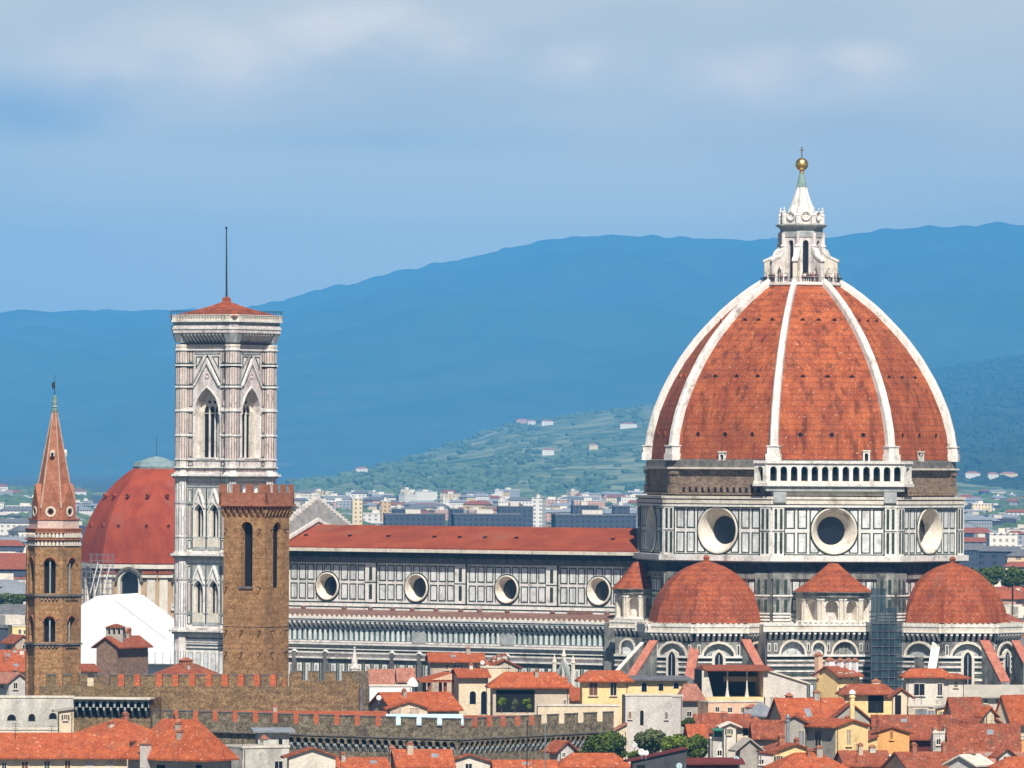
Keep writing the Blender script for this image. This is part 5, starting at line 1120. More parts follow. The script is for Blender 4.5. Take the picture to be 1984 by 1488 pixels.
HS = [
 # label, D, xl, xc, xr, ye, yr, yaw, kind, wall, roof, windows, chimneys
 ('farthest long brown-red roof just left of the brick spire', 1290, 0, 0, 56, 1283, 1262, 10, 'gL', 'w_pinkish', 'roof', (), ()),
 ('red-roofed house at the left edge with its eave in front of the long roof', 1240, -20, -20, 57, 1299, 1284, 12, 'gL', 'w_cream', 'roof', (), ()),
 ('ochre block with two small windows high behind the left edge roofs', 1420, 24, 24, 58, 1214, 1206, 10, 'flat', 'w_yellow', 'lead', (('R', 36, 1220, 41, 1228, 'win'), ('R', 46, 1221, 51, 1229, 'win')), ()),
 ('pinkish house with dark windows below the ochre block at the left edge', 1380, 10, 30, 58, 1243, 1232, 30, 'gR', 'w_pinkish', 'roofb', (('R', 44, 1249, 52, 1258, 'win'), ('L', 15, 1250, 22, 1258, 'win')), ()),
 ('white gabled house with crooked roofs beside the foot of the brick spire', 1150, -14, 18, 54, 1320, 1306, 40, 'gR', 'w_white', 'roofp', (('L', 2, 1325, 8, 1334, 'win'), ('R', 26, 1323, 33, 1334, 'win')), ((33, 1300, 1318, 5, 'w_grey'),)),
 ('pink-walled house with a low tiled roof between spire and brick house', 1100, 150, 150, 189, 1300, 1290, 15, 'gL', 'w_cream', 'roofb', (), ()),
 ('brown-roofed house with a wide double chimney in front of the marble tower base', 1080, 300, 345, 420, 1312, 1290, 50, 'hip', 'w_pinkish', 'roofb', (), ((364, 1280, 1296, 26, 'redbrick'),)),
 ('pinkish house with a low red roof close under the aisle wall', 1150, 834, 834, 937, 1281, 1268, 4, 'gL', 'w_pinkish', 'roof', (), ()),
 ('pale gabled terrace house with a square window behind the arched loggia house', 1130, 935, 952, 1003, 1292, 1279, 15, 'gR', 'w_buff', 'roofb', (('R', 962, 1300, 972, 1317, 'win', 'w_white', 'w_white'),), ((958, 1277, 1289, 7, 'w_cream'),)),
 ('cream terrace block beside the arched loggia house under a white dish', 1120, 929, 932, 990, 1294, 1294, 12, 'flat', 'w_cream', 'roofp', (), ((944, 1287, 1296, 6, 'w_cream'),)),
 ('cream house with two arched windows and a red roof right of the pillared loggia', 1085, 889, 889, 946, 1311, 1299, 8, 'gL', 'w_cream', 'roof', (('R', 910, 1339, 922, 1364, 'arch'), ('R', 932, 1339, 944, 1384, 'arch')), ()),
 ('wide hip-roofed house with a dark plant-filled loggia', 1072, 950, 955, 1103, 1332, 1305, 6, 'hip', 'w_buff', 'roof', (('R', 961, 1337, 1036, 1380, 'open'), ('R', 1092, 1356, 1096, 1368, 'win')), ((1034, 1311, 1314, 7, 'w_cream'), (1043, 1312, 1316, 6, 'w_cream'), (1096, 1315, 1326, 6, 'w_orange')), ),
 ('low cream wing with a brick roof between the loggia house and the yellow house', 1078, 1102, 1102, 1130, 1356, 1338, 8, 'shedB', 'w_yellow', 'roof', (), ()),
 ('tall yellow house with a hipped red roof in front of the side portal', 1060, 1124, 1128, 1218, 1320, 1302, 8, 'hip', 'w_yellow', 'roof', (('R', 1142, 1323, 1157, 1347, 'win', 'w_buff', 'brownsh'), ('R', 1183, 1322, 1194, 1347, 'win', 'w_buff')), ()),
 ('ochre garden house with arched windows behind the white round-cornered building', 1120, 1205, 1215, 1332, 1318, 1313, 10, 'shedB', 'w_yellow', 'lead', (('R', 1243, 1322, 1253, 1340, 'arch'), ('R', 1276, 1324, 1285, 1338, 'arch'), ('R', 1305, 1322, 1315, 1334, 'arch')), ()),
 ('plain white building with a narrow arched window above the garden trees', 1040, 1205, 1212, 1302, 1348, 1348, 8, 'flat', 'w_white', 'w_pale', (('R', 1240, 1376, 1247, 1405, 'arch', 'w_pale'), ('R', 1218, 1379, 1223, 1392, 'win', 'w_pale', 'brownsh'), ('R', 1289, 1380, 1293, 1393, 'win', 'w_white')), ()),
 ('white bay joined to the right end of the plain white building', 1043, 1302, 1302, 1322, 1350, 1350, 35, 'flat', 'w_white', 'w_pale', (), ()),
 ('small pink-roofed grey house left of the big covered terrace', 1070, 1318, 1322, 1356, 1357, 1328, 20, 'hip', 'w_grey', 'roofp', (('R', 1331, 1379, 1339, 1388, 'win', 'w_white'),), ()),
 ('peach house with three little square windows under the big covered terrace', 1052, 1352, 1372, 1478, 1361, 1361, 20, 'flat', 'w_peach', 'w_pale', (('R', 1386, 1370, 1393, 1379, 'win'), ('R', 1410, 1371, 1418, 1380, 'win'), ('R', 1436, 1371, 1442, 1381, 'win')), ()),
 ('low house with a brown tiled roof in front of the peach house', 1030, 1345, 1350, 1452, 1404, 1386, 12, 'gL', 'w_buff', 'roofb', (), ()),
 ('grey sheet-metal roofed block right of the peach house', 1036, 1448, 1476, 1500, 1388, 1364, 45, 'hip', 'w_buff', 'slate', (), ((1461, 1371, 1390, 24, 'w_buff'),)),
 ('white-gabled house sloping down to the right of the covered terrace', 1090, 1478, 1481, 1563, 1324, 1298, 12, 'shedL', 'w_white', 'w_pale', (('R', 1492, 1350, 1507, 1372, 'win', 'w_pale', 'w_grey'),), ()),
 ('yellow house with small windows and four white chimneys before the arched wall', 1085, 1582, 1622, 1665, 1308, 1294, 40, 'gL', 'w_yellow', 'roofb', (('R', 1625, 1304, 1630, 1316, 'win'), ('R', 1638, 1305, 1641, 1314, 'win'), ('R', 1648, 1303, 1652, 1317, 'win'), ('R', 1625, 1333, 1631, 1344, 'win')), ((1612, 1280, 1296, 15, 'whitep'), (1632, 1281, 1296, 7, 'whitep'), (1648, 1281, 1296, 6, 'whitep'), (1661, 1281, 1296, 5, 'whitep'), (1590, 1270, 1295, 11, 'w_peach'))),
 ('yellow house with a brown hipped roof and a large dark loggia', 1040, 1630, 1634, 1728, 1345, 1328, 8, 'hip', 'w_yellow', 'roofb', (('R', 1682, 1347, 1712, 1381, 'open'),), ((1698, 1321, 1330, 16, 'w_cream'),)),
 ('dark open gabled porch on the right end of the yellow loggia house', 1036, 1728, 1730, 1762, 1347, 1335, 10, 'gR', 'w_cream', 'roofb', (('R', 1734, 1347, 1746, 1384, 'open'),), ()),
 ('cream tower house with a hipped roof and two large square windows', 1095, 1751, 1756, 1838, 1312, 1298, 10, 'hip', 'w_pale', 'roof', (('R', 1771, 1325, 1791, 1347, 'win', 'w_white'), ('R', 1817, 1325, 1825, 1347, 'win', 'w_white')), ()),
 ('cream wing with a low red roof right of the cream tower house', 1096, 1838, 1838, 1870, 1315, 1310, 10, 'shedB', 'w_pale', 'roof', (), ()),
 ('long pale wall-like house with a sloping grey roof at the right edge', 1105, 1868, 1872, 1990, 1346, 1330, 6, 'shedB', 'w_pale', 'w_grey', (), ()),
 ('ochre shop house with a dark blue awning below the cream tower house', 1030, 1757, 1760, 1840, 1369, 1366, 8, 'flat', 'w_buff', 'lead', (('R', 1774, 1375, 1795, 1388, 'win', 'w_grey', 'slate'), ('R', 1798, 1377, 1810, 1388, 'win', 'w_white', 'slate')), ()),
 ('house with a mottled brown roof right of the ochre shop house', 1020, 1833, 1846, 1902, 1382, 1354, 25, 'gL', 'w_cream', 'roofb', (), ((1916, 1372, 1388, 17, 'w_cream'),)),
 ('cream gabled house with a red roof at the right edge above the orange terrace', 1010, 1930, 1955, 2000, 1386, 1350, 40, 'gL', 'w_cream', 'roof', (('R', 1970, 1400, 1984, 1405, 'win'),), ()),
 ('big old house with a broad sloping red roof left of the tall yellow chimney', 1005, 1484, 1524, 1650, 1412, 1357, 18, 'gL', 'w_buff', 'roof', (), ((1466, 1395, 1420, 10, 'roofb'), (1531, 1349, 1366, 11, 'maroon'))),
 ('grey gabled house behind the tall yellow chimney', 1000, 1604, 1606, 1690, 1398, 1363, 12, 'gR', 'w_grey', 'roofb', (), ()),
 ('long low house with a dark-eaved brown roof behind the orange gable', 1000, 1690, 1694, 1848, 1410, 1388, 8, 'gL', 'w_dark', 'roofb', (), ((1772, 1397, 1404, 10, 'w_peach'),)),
 ('orange gabled house with one slit window', 985, 1685, 1692, 1762, 1420, 1409, 10, 'gR', 'w_orange', 'roofb', (('R', 1725, 1417, 1729, 1432, 'win', 'w_orange'),), ()),
 ('dark red shed between the orange gable and the grey parapet', 990, 1762, 1764, 1806, 1424, 1414, 8, 'shedB', 'maroon', 'roofb', (), ()),
 ('bright yellow gabled house with a shaded grey side', 962, 1560, 1619, 1682, 1408, 1397, 38, 'gR', 'w_yellow', 'roof', (('R', 1640, 1414, 1648, 1444, 'win', 'w_yellow', 'w_grey'), ('L', 1580, 1416, 1591, 1447, 'win', 'w_grey')), (), 'w_grey'),  # left wall's shade is put into its colour, grey instead of yellow
 ('grey-walled house with one tall shutter and a sloping brown roof beside the steel flue', 966, 1521, 1560, 1562, 1398, 1388, 80, 'gL', 'w_grey', 'roofb', (('L', 1547, 1416, 1558, 1443, 'win', 'w_buff', 'slate'),), ()),
 ('low red-roofed house with a buff wall left of the steel flue', 975, 1457, 1460, 1520, 1412, 1398, 10, 'gL', 'w_buff', 'roofb', (('R', 1468, 1420, 1476, 1435, 'win', 'w_grey'),), ()),
 ('orange terrace block below the brown roof near the right edge', 955, 1836, 1840, 1973, 1438, 1405, 6, 'gL', 'w_orange', 'roofb', (), ()),
 ('second orange block with a flat top at the right edge', 957, 1975, 1975, 2010, 1433, 1433, 6, 'flat', 'w_orange', 'lead', (), ()),
 ('cream house with a pointed gable between the mottled roof and the right edge', 1000, 1880, 1896, 1932, 1398, 1385, 35, 'gR', 'w_cream', 'roofb', (('R', 1905, 1402, 1912, 1412, 'win'),), ()),
 ('pale weathered gable among aerials behind the grey parapet', 985, 1826, 1832, 1862, 1418, 1404, 15, 'gR', 'w_stain', 'roofb', (), ()),
 ('house with a wide bright red roof at the bottom right of centre', 915, 1490, 1512, 1636, 1492, 1463, 14, 'hip', 'w_buff', 'roof', (), ()),
 ('house with a sloping pink roof and a white gutter beside the yellow gable foot', 925, 1620, 1636, 1722, 1478, 1458, 14, 'gL', 'w_peach', 'roofb', (), ()),
 ('long tiled roof with a small grey dormer at the bottom right', 915, 1715, 1760, 1872, 1490, 1462, 20, 'gL', 'w_cream', 'roofb', (), ((1806, 1465, 1485, 12, 'slate'),)),
 ('white-roofed shed with a ridge running toward the right bottom corner', 905, 1838, 1885, 1918, 1480, 1466, 50, 'gL', 'w_white', 'w_pale', (), ((1888, 1460, 1474, 8, 'w_grey'),)),
 ('brick-red house at the right bottom corner', 900, 1925, 1940, 2010, 1490, 1470, 15, 'hip', 'w_cream', 'roof', (), ()),
 ('grey weathered parapet block beside the dark red shed', 978, 1804, 1808, 1840, 1421, 1421, 12, 'flat', 'w_stain', 'w_grey', (('R', 1815, 1432, 1822, 1442, 'win', 'w_pale'),), ((1812, 1412, 1422, 6, 'w_stain'), (1832, 1409, 1422, 5, 'w_grey'))),
 ('low hut with a pale sheet roof in front of the orange terrace', 972, 1858, 1862, 1926, 1440, 1430, 8, 'shedB', 'w_grey', 'slate', (), ()),
 ('small red annex with a raised roof between the parapet block and orange terrace', 965, 1842, 1846, 1866, 1452, 1444, 20, 'gR', 'w_orange', 'roof', (), ()),
 ('little yellow box-like house right of the dark blue awning', 1024, 1812, 1816, 1841, 1372, 1368, 15, 'shedR', 'w_yellow', 'w_grey', (), ()),
 ('small cream gable in front of the long dark-eaved brown roof', 985, 1846, 1850, 1872, 1408, 1399, 25, 'gR', 'w_cream', 'roofb', (('R', 1856, 1411, 1862, 1419, 'win'),), ()),
 ('narrow cream house with a steep roof beside the mottled brown roof', 990, 1902, 1908, 1926, 1382, 1372, 35, 'gR', 'w_cream', 'roof', (), ()),
 ('tiny white house on the lower right edge between red roofs', 915, 1930, 1936, 1962, 1462, 1452, 30, 'gR', 'w_white', 'roofb', (('R', 1944, 1466, 1950, 1474, 'win'),), ()),
 ('pale yellow terrace house left of the orange gable', 975, 1662, 1680, 1700, 1434, 1428, 45, 'shedR', 'w_yellow', 'roofb', (), ()),
 ('cream lean-to at the foot of the big covered terrace', 1045, 1376, 1380, 1404, 1390, 1384, 12, 'shedB', 'w_cream', 'roof', (('R', 1386, 1394, 1392, 1400, 'win'),), ()),
 ('long low red-roofed house under the orange terrace', 935, 1868, 1872, 1992, 1470, 1460, 8, 'gL', 'w_peach', 'roofp', (('R', 1925, 1473, 1935, 1480, 'win'),), ()),
 ('small yellow gable tucked below the buff-walled house', 940, 1470, 1497, 1582, 1458, 1443, 25, 'gR', 'w_yellow', 'roofb', (), ()),
 ('little white house with one square window at the bottom beside the tall grey block', 922, 1468, 1470, 1498, 1461, 1458, 10, 'shedL', 'w_white', 'roofb', (('R', 1471, 1472, 1479, 1480, 'win'),), ()),
 ('tall windowless grey block with a slanted top near the bottom', 925, 1425, 1434, 1470, 1448, 1433, 15, 'gR', 'w_grey', 'w_grey', (), ()),
 ('slim pale tower-like house with ledges left of the tall grey block', 930, 1400, 1403, 1426, 1406, 1401, 10, 'gR', 'w_pale', 'w_pale', (), ()),
 ('stained pale block with one small window below the green awning', 945, 1372, 1376, 1404, 1432, 1432, 10, 'flat', 'w_stain', 'w_pale', (('R', 1390, 1454, 1398, 1464, 'win', 'w_pale'),), ()),
 ('brick house with a round white arch behind the slim pale tower-like house', 985, 1425, 1428, 1455, 1404, 1396, 10, 'shedB', 'w_cream', 'roofb', (('R', 1439, 1411, 1450, 1425, 'arch', 'w_white'),), ()),
 ('small red roof in the garden left of the green awning', 990, 1330, 1335, 1366, 1418, 1406, 15, 'gL', 'w_grey', 'roof', (), ()),
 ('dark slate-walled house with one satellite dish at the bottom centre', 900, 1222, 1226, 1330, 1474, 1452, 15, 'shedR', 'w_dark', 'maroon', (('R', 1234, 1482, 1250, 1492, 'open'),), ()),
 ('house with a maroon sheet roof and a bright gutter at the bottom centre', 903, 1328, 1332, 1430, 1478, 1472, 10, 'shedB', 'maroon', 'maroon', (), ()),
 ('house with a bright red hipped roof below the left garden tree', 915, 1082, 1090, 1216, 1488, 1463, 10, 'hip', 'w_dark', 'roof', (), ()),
 ('narrow white gable with a steep brown roof in front of the corbelled wall end', 940, 1065, 1082, 1112, 1452, 1438, 40, 'gR', 'w_white', 'roofb', (), ()),
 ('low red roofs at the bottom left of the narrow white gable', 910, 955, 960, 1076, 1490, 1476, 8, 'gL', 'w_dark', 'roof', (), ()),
 ('pale gabled house with a dark window under the corner of the battlemented wall', 915, 860, 862, 956, 1478, 1463, 8, 'gR', 'w_pale', 'roofb', (('R', 902, 1480, 914, 1490, 'win', 'w_white'),), ()),
 ('house with a red hipped roof below the battlemented wall, left of the pale gable', 912, 758, 770, 876, 1480, 1456, 12, 'gL', 'w_pinkish', 'roof', (('R', 785, 1482, 793, 1490, 'win'),), ((760, 1450, 1472, 9, 'w_pinkish'),)),
 ('low red roof with bright ridge tiles at the bottom, left of the brick chimney', 905, 630, 645, 752, 1490, 1472, 12, 'gL', 'w_cream', 'roof', (), ()),
 ('cream gable with a smooth stained front at the bottom, third of the way along', 900, 556, 560, 650, 1466, 1451, 8, 'gR', 'w_pale', 'roofb', (('R', 556, 1500, 558, 1502, 'win'),), ()),
 ('stained pale house with a rough broken top beside the big red roof', 905, 402, 470, 560, 1450, 1444, 30, 'flat', 'w_stain', 'w_grey', (('R', 532, 1475, 547, 1490, 'win', 'w_white'),), ((515, 1432, 1452, 10, 'w_stain'),)),
 ('pale blue-grey lean-to with a small black opening against the battlemented wall', 918, 495, 500, 560, 1418, 1414, 10, 'shedB', 'w_stain', 'slate', (('R', 540, 1432, 547, 1442, 'open'),), ()),
 ('grey stained building with three arched openings at the left edge', 960, -15, -10, 142, 1352, 1352, 8, 'flat', 'w_stain', 'w_grey', (('R', 14, 1384, 31, 1396, 'arch', 'w_stain'), ('R', 55, 1383, 68, 1397, 'arch', 'w_stain'), ('R', 95, 1381, 110, 1393, 'arch', 'w_stain')), ()),
 ('pale lower front with two round arches under the grey stained building', 950, -15, -12, 135, 1414, 1414, 8, 'flat', 'w_pale', 'w_grey', (('R', 38, 1421, 59, 1440, 'arch', 'w_cream'), ('R', 68, 1420, 89, 1440, 'arch', 'w_cream')), ()),
 ('cream box with a slanting top above the dark ledge beside the arches', 945, 112, 115, 143, 1378, 1374, 10, 'shedR', 'w_cream', 'w_grey', (), ()),
 ('large cream house with a long red roof and tall windows in the left foreground', 885, -30, -30, 246, 1463, 1425, 6, 'gL', 'w_cream', 'roof', (('R', 4, 1478, 12, 1492, 'win'), ('R', 42, 1476, 54, 1492, 'win', 'w_cream', 'brownsh'), ('R', 86, 1475, 96, 1492, 'win', 'w_cream', 'shutter'), ('R', 126, 1474, 136, 1492, 'win', 'w_cream', 'brownsh'), ('R', 168, 1473, 178, 1492, 'win', 'w_white', 'w_white'), ('R', 208, 1472, 217, 1492, 'win', 'w_white', 'w_white')), ()),
 ('grey-walled house under the biggest bright red roof, left of the stained pale house', 878, 248, 394, 448, 1474, 1400, 58, 'hip', 'w_grey', 'roof', (('L', 304, 1482, 320, 1492, 'open'), ('L', 380, 1482, 391, 1492, 'open')), ((288, 1442, 1464, 18, 'w_white'), (335, 1458, 1466, 4, 'w_pale'))),
 ('house with the high triangular red roof behind the long left foreground roof', 905, 130, 215, 330, 1436, 1400, 35, 'hip', 'w_buff', 'roof', (), ()),
 ('pink roof beside the end of the palace wall', 1060, 716, 718, 760, 1312, 1299, 10, 'gL', 'w_pale', 'roofp', (('R', 740, 1316, 748, 1326, 'win'),), ()),
 ('small roof with a green-shuttered wall right of the pink roof', 1070, 770, 772, 800, 1307, 1297, 10, 'gL', 'w_grey', 'roofp', (('R', 778, 1311, 787, 1323, 'win', 'w_grey', 'slate'),), ()),
 ('white terrace block with a long bright parapet right of the palace wall', 1040, 714, 716, 798, 1330, 1330, 6, 'flat', 'whitep', 'w_pale', (('R', 746, 1346, 752, 1356, 'win'),), ()),
 ('house with a long sloping scarlet roof in front of the white terrace block', 1010, 715, 760, 890, 1374, 1346, 22, 'gL', 'w_buff', 'roof', (), ((790, 1361, 1374, 8, 'w_cream'),)),
 ('cream front with two broad brown windows below the scarlet roof', 990, 752, 756, 828, 1372, 1360, 8, 'gR', 'w_cream', 'roof', (('R', 761, 1372, 777, 1386, 'win', 'w_pale', 'w_pinkish'), ('R', 794, 1372, 812, 1386, 'win', 'w_pale', 'w_pinkish')), ()),
 ('low shed with a pale blue sheet roof behind the battlements', 970, 758, 760, 888, 1398, 1387, 8, 'shedB', 'w_pinkish', 'bluer', (), ()),
 ('long red roof just behind the battlements of the lower wall, right part', 985, 880, 890, 1042, 1404, 1390, 10, 'gL', 'w_pinkish', 'roofb', (), ()),
 ('long red roof just behind the battlements of the lower wall, left part', 975, 330, 350, 758, 1406, 1386, 6, 'gL', 'w_pinkish', 'roof', (), ()),
 ('tiny red-roofed annex left of the white building, over the garden tree', 1000, 1188, 1190, 1215, 1416, 1403, 12, 'shedR', 'w_cream', 'roofp', (), ()),
 ('cream low block between the battlements and the white building', 1030, 1040, 1042, 1200, 1368, 1368, 4, 'flat', 'w_cream', 'w_pale', (), ()),
]
for h in HS:
    wl_ = h[12] if len(h) > 12 else None
    house(*h[:12], wallL=wl_) if len(h) == 12 and False else house(h[0], h[1], h[2], h[3], h[4], h[5], h[6], h[7], h[8], h[9], h[10], wins=h[11] if len(h) > 11 else (), chim=h[12] if len(h) > 12 and not isinstance(h[12], str) else (), wallL=h[13] if len(h) > 13 else None)
# ---- pillared gabled loggia with two big openings
PL = at(832, 1321, 1090); F = Fr(PL, R(8)); q = thing('pillared_loggia', (PL.x, PL.y, 0), 'open gabled roof loggia on dark red pillars with the cathedral showing through it', 'loggia')
u = lambda x: F.hit(x, 1330)[0]; z = lambda y: F.hit(850, y)[1]
b = MB()
for x in (829, 860, 885): b.box(F, u(x), u(x) + .45, z(1362), z(1322), -.5, 0, M['roofb']); b.box(F, u(x), u(x) + .45, z(1362), z(1322), -6, -5.5, M['roofb'])
b.build('pillar', q)
b = MB(); b.box(F, u(828), u(889) + .3, 0, z(1362), -6, 0, M['roofb']); b.build('wall', q)
b = MB(); b.prism(F, [(u(812), z(1322)), (u(898), z(1322)), (u(898), z(1318)), (u(873), z(1303)), (u(812), z(1319))], -7, .5, M['roof']); b.prism(F, [(u(835), z(1317)), (u(896), z(1317)), (u(873), z(1305))], .5, .6, M['w_peach']); b.build('roof', q)
# ---- large covered terrace
PT = at(1366, 1300, 1082); F = Fr(PT, R(6)); q = thing('covered_terrace', (PT.x, PT.y, 0), 'large dark roof terrace with pale column bases under a brown tiled roof', 'terrace')
u = lambda x: F.hit(x, 1330)[0]; z = lambda y: F.hit(1420, y)[1]
b = MB(); b.box(F, u(1360), u(1480), 0, z(1351), -10, 0, M['w_yellow']); b.prism(F, [(u(1360), z(1352)), (u(1382), z(1352)), (u(1370), z(1300)), (u(1360), z(1300))], -.6, 0, M['w_pale']); b.box(F, u(1479), u(1480) + .6, z(1351), z(1299), -10, 0, M['w_pale']); b.box(F, u(1362), u(1480), z(1351), z(1299), -10, -9.6, M['w_dark'])
b.box(F, u(1362), u(1364), z(1351), z(1299), -10, -.6, M['w_dark']); b.build('wall', q)
for x in (1410, 1448):
    b = MB(); p_ = F.p(u(x), -.5, 0); b.lathe(p_, [(.35, z(1351)), (.28, z(1346)), (.14, z(1335)), (.1, z(1322)), (.12, z(1300))], 8, M['w_pale']); b.build('column', q)
b = MB(); pp = F.p; b.hexa([pp(u(1364), .8, z(1300)), pp(u(1498), .8, z(1300)), pp(u(1498), -11, z(1300)), pp(u(1364), -11, z(1300)), pp(u(1364), .8, z(1298)), pp(u(1498), .8, z(1298)), pp(u(1494), -6, z(1290)), pp(u(1368), -6, z(1290))], M['roofb']); b.build('roof', q)
b = MB(); b.box(F, u(1412), u(1478), z(1323), z(1313), -6, -5.8, M['w_grey']); b.build('blind', q)
# ---- assorted roof furniture
def dish(px, py, D, rpx, yaw, label, mt='whitep'):
    c = at(px, py, D); r = rpx / (FPX / D); F = Fr(c, R(yaw)); b = MB(); vs = []
    t = thing('satellite_dish', (c.x, c.y, c.z - r - .5), label, 'satellite dish')
    b.ring(F, 0, c.z, [(.02, 0), (r * .5, .05 * r + .02), (r, .22 * r), (r * 1.02, .2 * r), (r * .5, -.03), (.02, -.05)], 14, M[mt]); b.build('reflector', t, None)
    b = MB(); b.tube(F.p(0, -.1, c.z - r - .5), F.p(0, -.1, c.z), .05, M['steelp'], 5); b.tube(F.p(0, 0, c.z - r), F.p(0, .8 * r, c.z), .03, M['steelp'], 4); b.build('bracket', t)
dish(935, 1284, 1100, 4.5, -20, 'white satellite dish in front of the low red roof under the aisle')
dish(1504, 1373, 1060, 6, 15, 'white satellite dish at the foot of the white-gabled house')
dish(1243, 1457, 895, 6.5, -10, 'larger of two overlapping white dishes on the dark slate-walled house')
dish(1252, 1459, 896, 5, 20, 'smaller of two overlapping white dishes on the dark slate-walled house')
dish(1230, 1444, 905, 5, 10, 'grey-white satellite dish above the overlapping pair, against the garden trees', 'panel')
dish(1427, 1471, 905, 6, -15, 'pale blue satellite dish in front of the tall grey block', 'bluer')
dish(1316, 1484, 893, 6, -5, 'blue satellite dish at the bottom edge on the dark slate wall', 'bluer')
dish(734, 1352, 1000, 5, 5, 'white satellite dish on the left end of the scarlet roof')
# white tent-like gazebo
c = at(799, 1330, 1060); b = MB(); s_ = 1060 / FPX; t = thing('white_gazebo', (c.x, c.y, c.z - 3), 'white domed gazebo on a terrace left of the pillared loggia', 'gazebo')
b.lathe(c, [(12 * s_, c.z), (11 * s_, c.z + 8 * s_), (5 * s_, c.z + 15 * s_), (.1, c.z + 18 * s_)], 10, M['whitep'], smooth=True); b.build('canopy', t)
b = MB()
for k in range(5): p_ = Vector((c.x, c.y, 0)) + dirv(R(72) * k) * 10 * s_; b.tube((p_.x, p_.y, c.z - 3), (p_.x, p_.y, c.z), .06, M['iron'], 5)
b.build('posts', t)
# tall yellow chimney and steel flue
def flue(px, yt, yb, D, wpx, label, mt, cap, name='chimney_stack'):
    s_ = D / FPX; c = at(px, yb, D); zt = zof(px, yt, D); t = thing(name, (c.x, c.y, 0), label, 'chimney'); b = MB(); w = wpx * s_ / 2
    b.lathe(c, [(w, 0), (w, zt - 1.1), (w * 1.25, zt - 1.0), (w * 1.25, zt - .8), (w, zt - .7)], 12, M[mt]); b.build('flue_pipe', t)
    b = MB(); b.lathe(c, [(w * .8, zt - .7), (w * 1.4, zt - .5), (w * 1.2, zt - .2), (w * .6, zt), (.05, zt + .05)], 12, M[cap]); b.build('cowl', t)
flue(1651, 1337, 1400, 975, 10, 'tall round yellow chimney with a white cap', 'w_yellow', 'whitep')
flue(1526, 1384, 1440, 960, 7, 'shiny grey steel flue with a ball cowl beside the grey-walled house', 'slate', 'steelp')
# green awning
c = at(1391, 1412, 945); F = Fr(c, R(5)); w = 9 * 945 / FPX; s_ = 945 / FPX; t = thing('green_awning', (c.x, c.y, c.z - 1), 'dark green canvas awning over the stained pale block', 'awning')
b = MB(); b.hexa([F.p(-11 * s_, 1, c.z - .25), F.p(11 * s_, 1, c.z - .25), F.p(11 * s_, -.6, c.z), F.p(-11 * s_, -.6, c.z), F.p(-11 * s_, 1, c.z - .2), F.p(11 * s_, 1, c.z - .2), F.p(11 * s_, -.6, c.z + .05), F.p(-11 * s_, -.6, c.z + .05)], M['awning']); b.box(F, -9 * s_, 9 * s_, c.z - 18 * s_, c.z - .2, -.6, -.5, M['awning']); b.build('canvas', t)
b = MB(); [b.tube(F.p(x * s_, .9, c.z - 18 * s_), F.p(x * s_, .9, c.z - .2), .04, M['steelp'], 4) for x in (-10, 10)]; b.build('posts', t)
def antenna(px, yt, yb, D, label):
    c = at(px, yb, D); zt = zof(px, yt, D); t = thing('aerial', (c.x, c.y, c.z - 1.5), label, 'aerial', 'thin television aerials on the roofs'); b = MB(); b.tube((c.x, c.y, c.z - 1.5), (c.x, c.y, zt), .035, M['iron'], 4); b.build('mast', t)
    b = MB(); F = Fr(c, R(20)); s_ = D / FPX
    for k in range(4): z_ = zt - .15 - k * .3; b.tube(F.p(-.45 + .05 * k, 0, z_), F.p(.45 - .05 * k, 0, z_), .022, M['iron'], 3)
    b.build('crossbars', t)
AL = 'thin television aerial on a tiled roof'
for a_ in ((697, 1305, 1322, 990), (985, 1290, 1312, 1075), (1545, 1380, 1400, 970), (1800, 1452, 1468, 925), (1922, 1385, 1410, 985), (1870, 1392, 1415, 985), (1950, 1442, 1465, 930), (660, 1455, 1480, 900), (100, 1405, 1425, 890), (1378, 1410, 1440, 950), (1280, 1320, 1345, 1100), (1820, 1385, 1420, 975), (1846, 1392, 1418, 980), (1905, 1368, 1392, 1000), (1700, 1362, 1390, 1000), (1590, 1340, 1362, 1005), (1480, 1425, 1448, 940), (820, 1428, 1458, 915), (1035, 1445, 1478, 912), (920, 1285, 1305, 1090), (1175, 1282, 1304, 1062), (30, 1400, 1428, 888), (470, 1418, 1448, 905), (1660, 1440, 1462, 925)):
    antenna(*a_, AL)
# scaffold with dark netting between the front exedra and the east apse
M['net'] = mat('debris_net', (.02, .045, .065), (.05, .095, .12), .8, (1, 1, .5))
_p = M['net'].node_tree.nodes['Principled BSDF']; _p.inputs['Alpha'].default_value = .62
c = at(1718, 1300, 1303); F = Fr(c, R(14)); t = thing('netted_scaffold', (c.x, c.y, 0), 'tall narrow scaffold wrapped in dark blue-green netting between the central block and right apse', 'scaffold')
u = lambda x: F.hit(x, 1200)[0]; z = lambda y: F.hit(1718, y)[1]
b = MB()
for x0, x1, y0, n_ in ((1689, 1748, 1206, 0), (1694, 1722, 1140, -2), (1722, 1744, 1178, -2)):
    b.box(F, u(x0), u(x1), 0, z(y0), n_ - .25, n_, M['net'])
    k = 9
b.build('netting', t)
b = MB()
for x in (1688, 1699, 1710, 1722, 1733, 1749): b.tube(F.p(u(x), .15, 0), F.p(u(x), .15, z(1195)), .05, M['lead'], 5)
for x in (1694, 1708, 1722): b.tube(F.p(u(x), -1.7, 0), F.p(u(x), -1.7, z(1128)), .05, M['lead'], 5)
for y in range(1208, 1350, 15): b.tube(F.p(u(1688), .15, z(y)), F.p(u(1749), .15, z(y)), .05, M['lead'], 5); b.box(F, u(1690), u(1748), z(y + .6), z(y), -1.2, .05, M['lead'])
b.build('scaffold_frame', t)

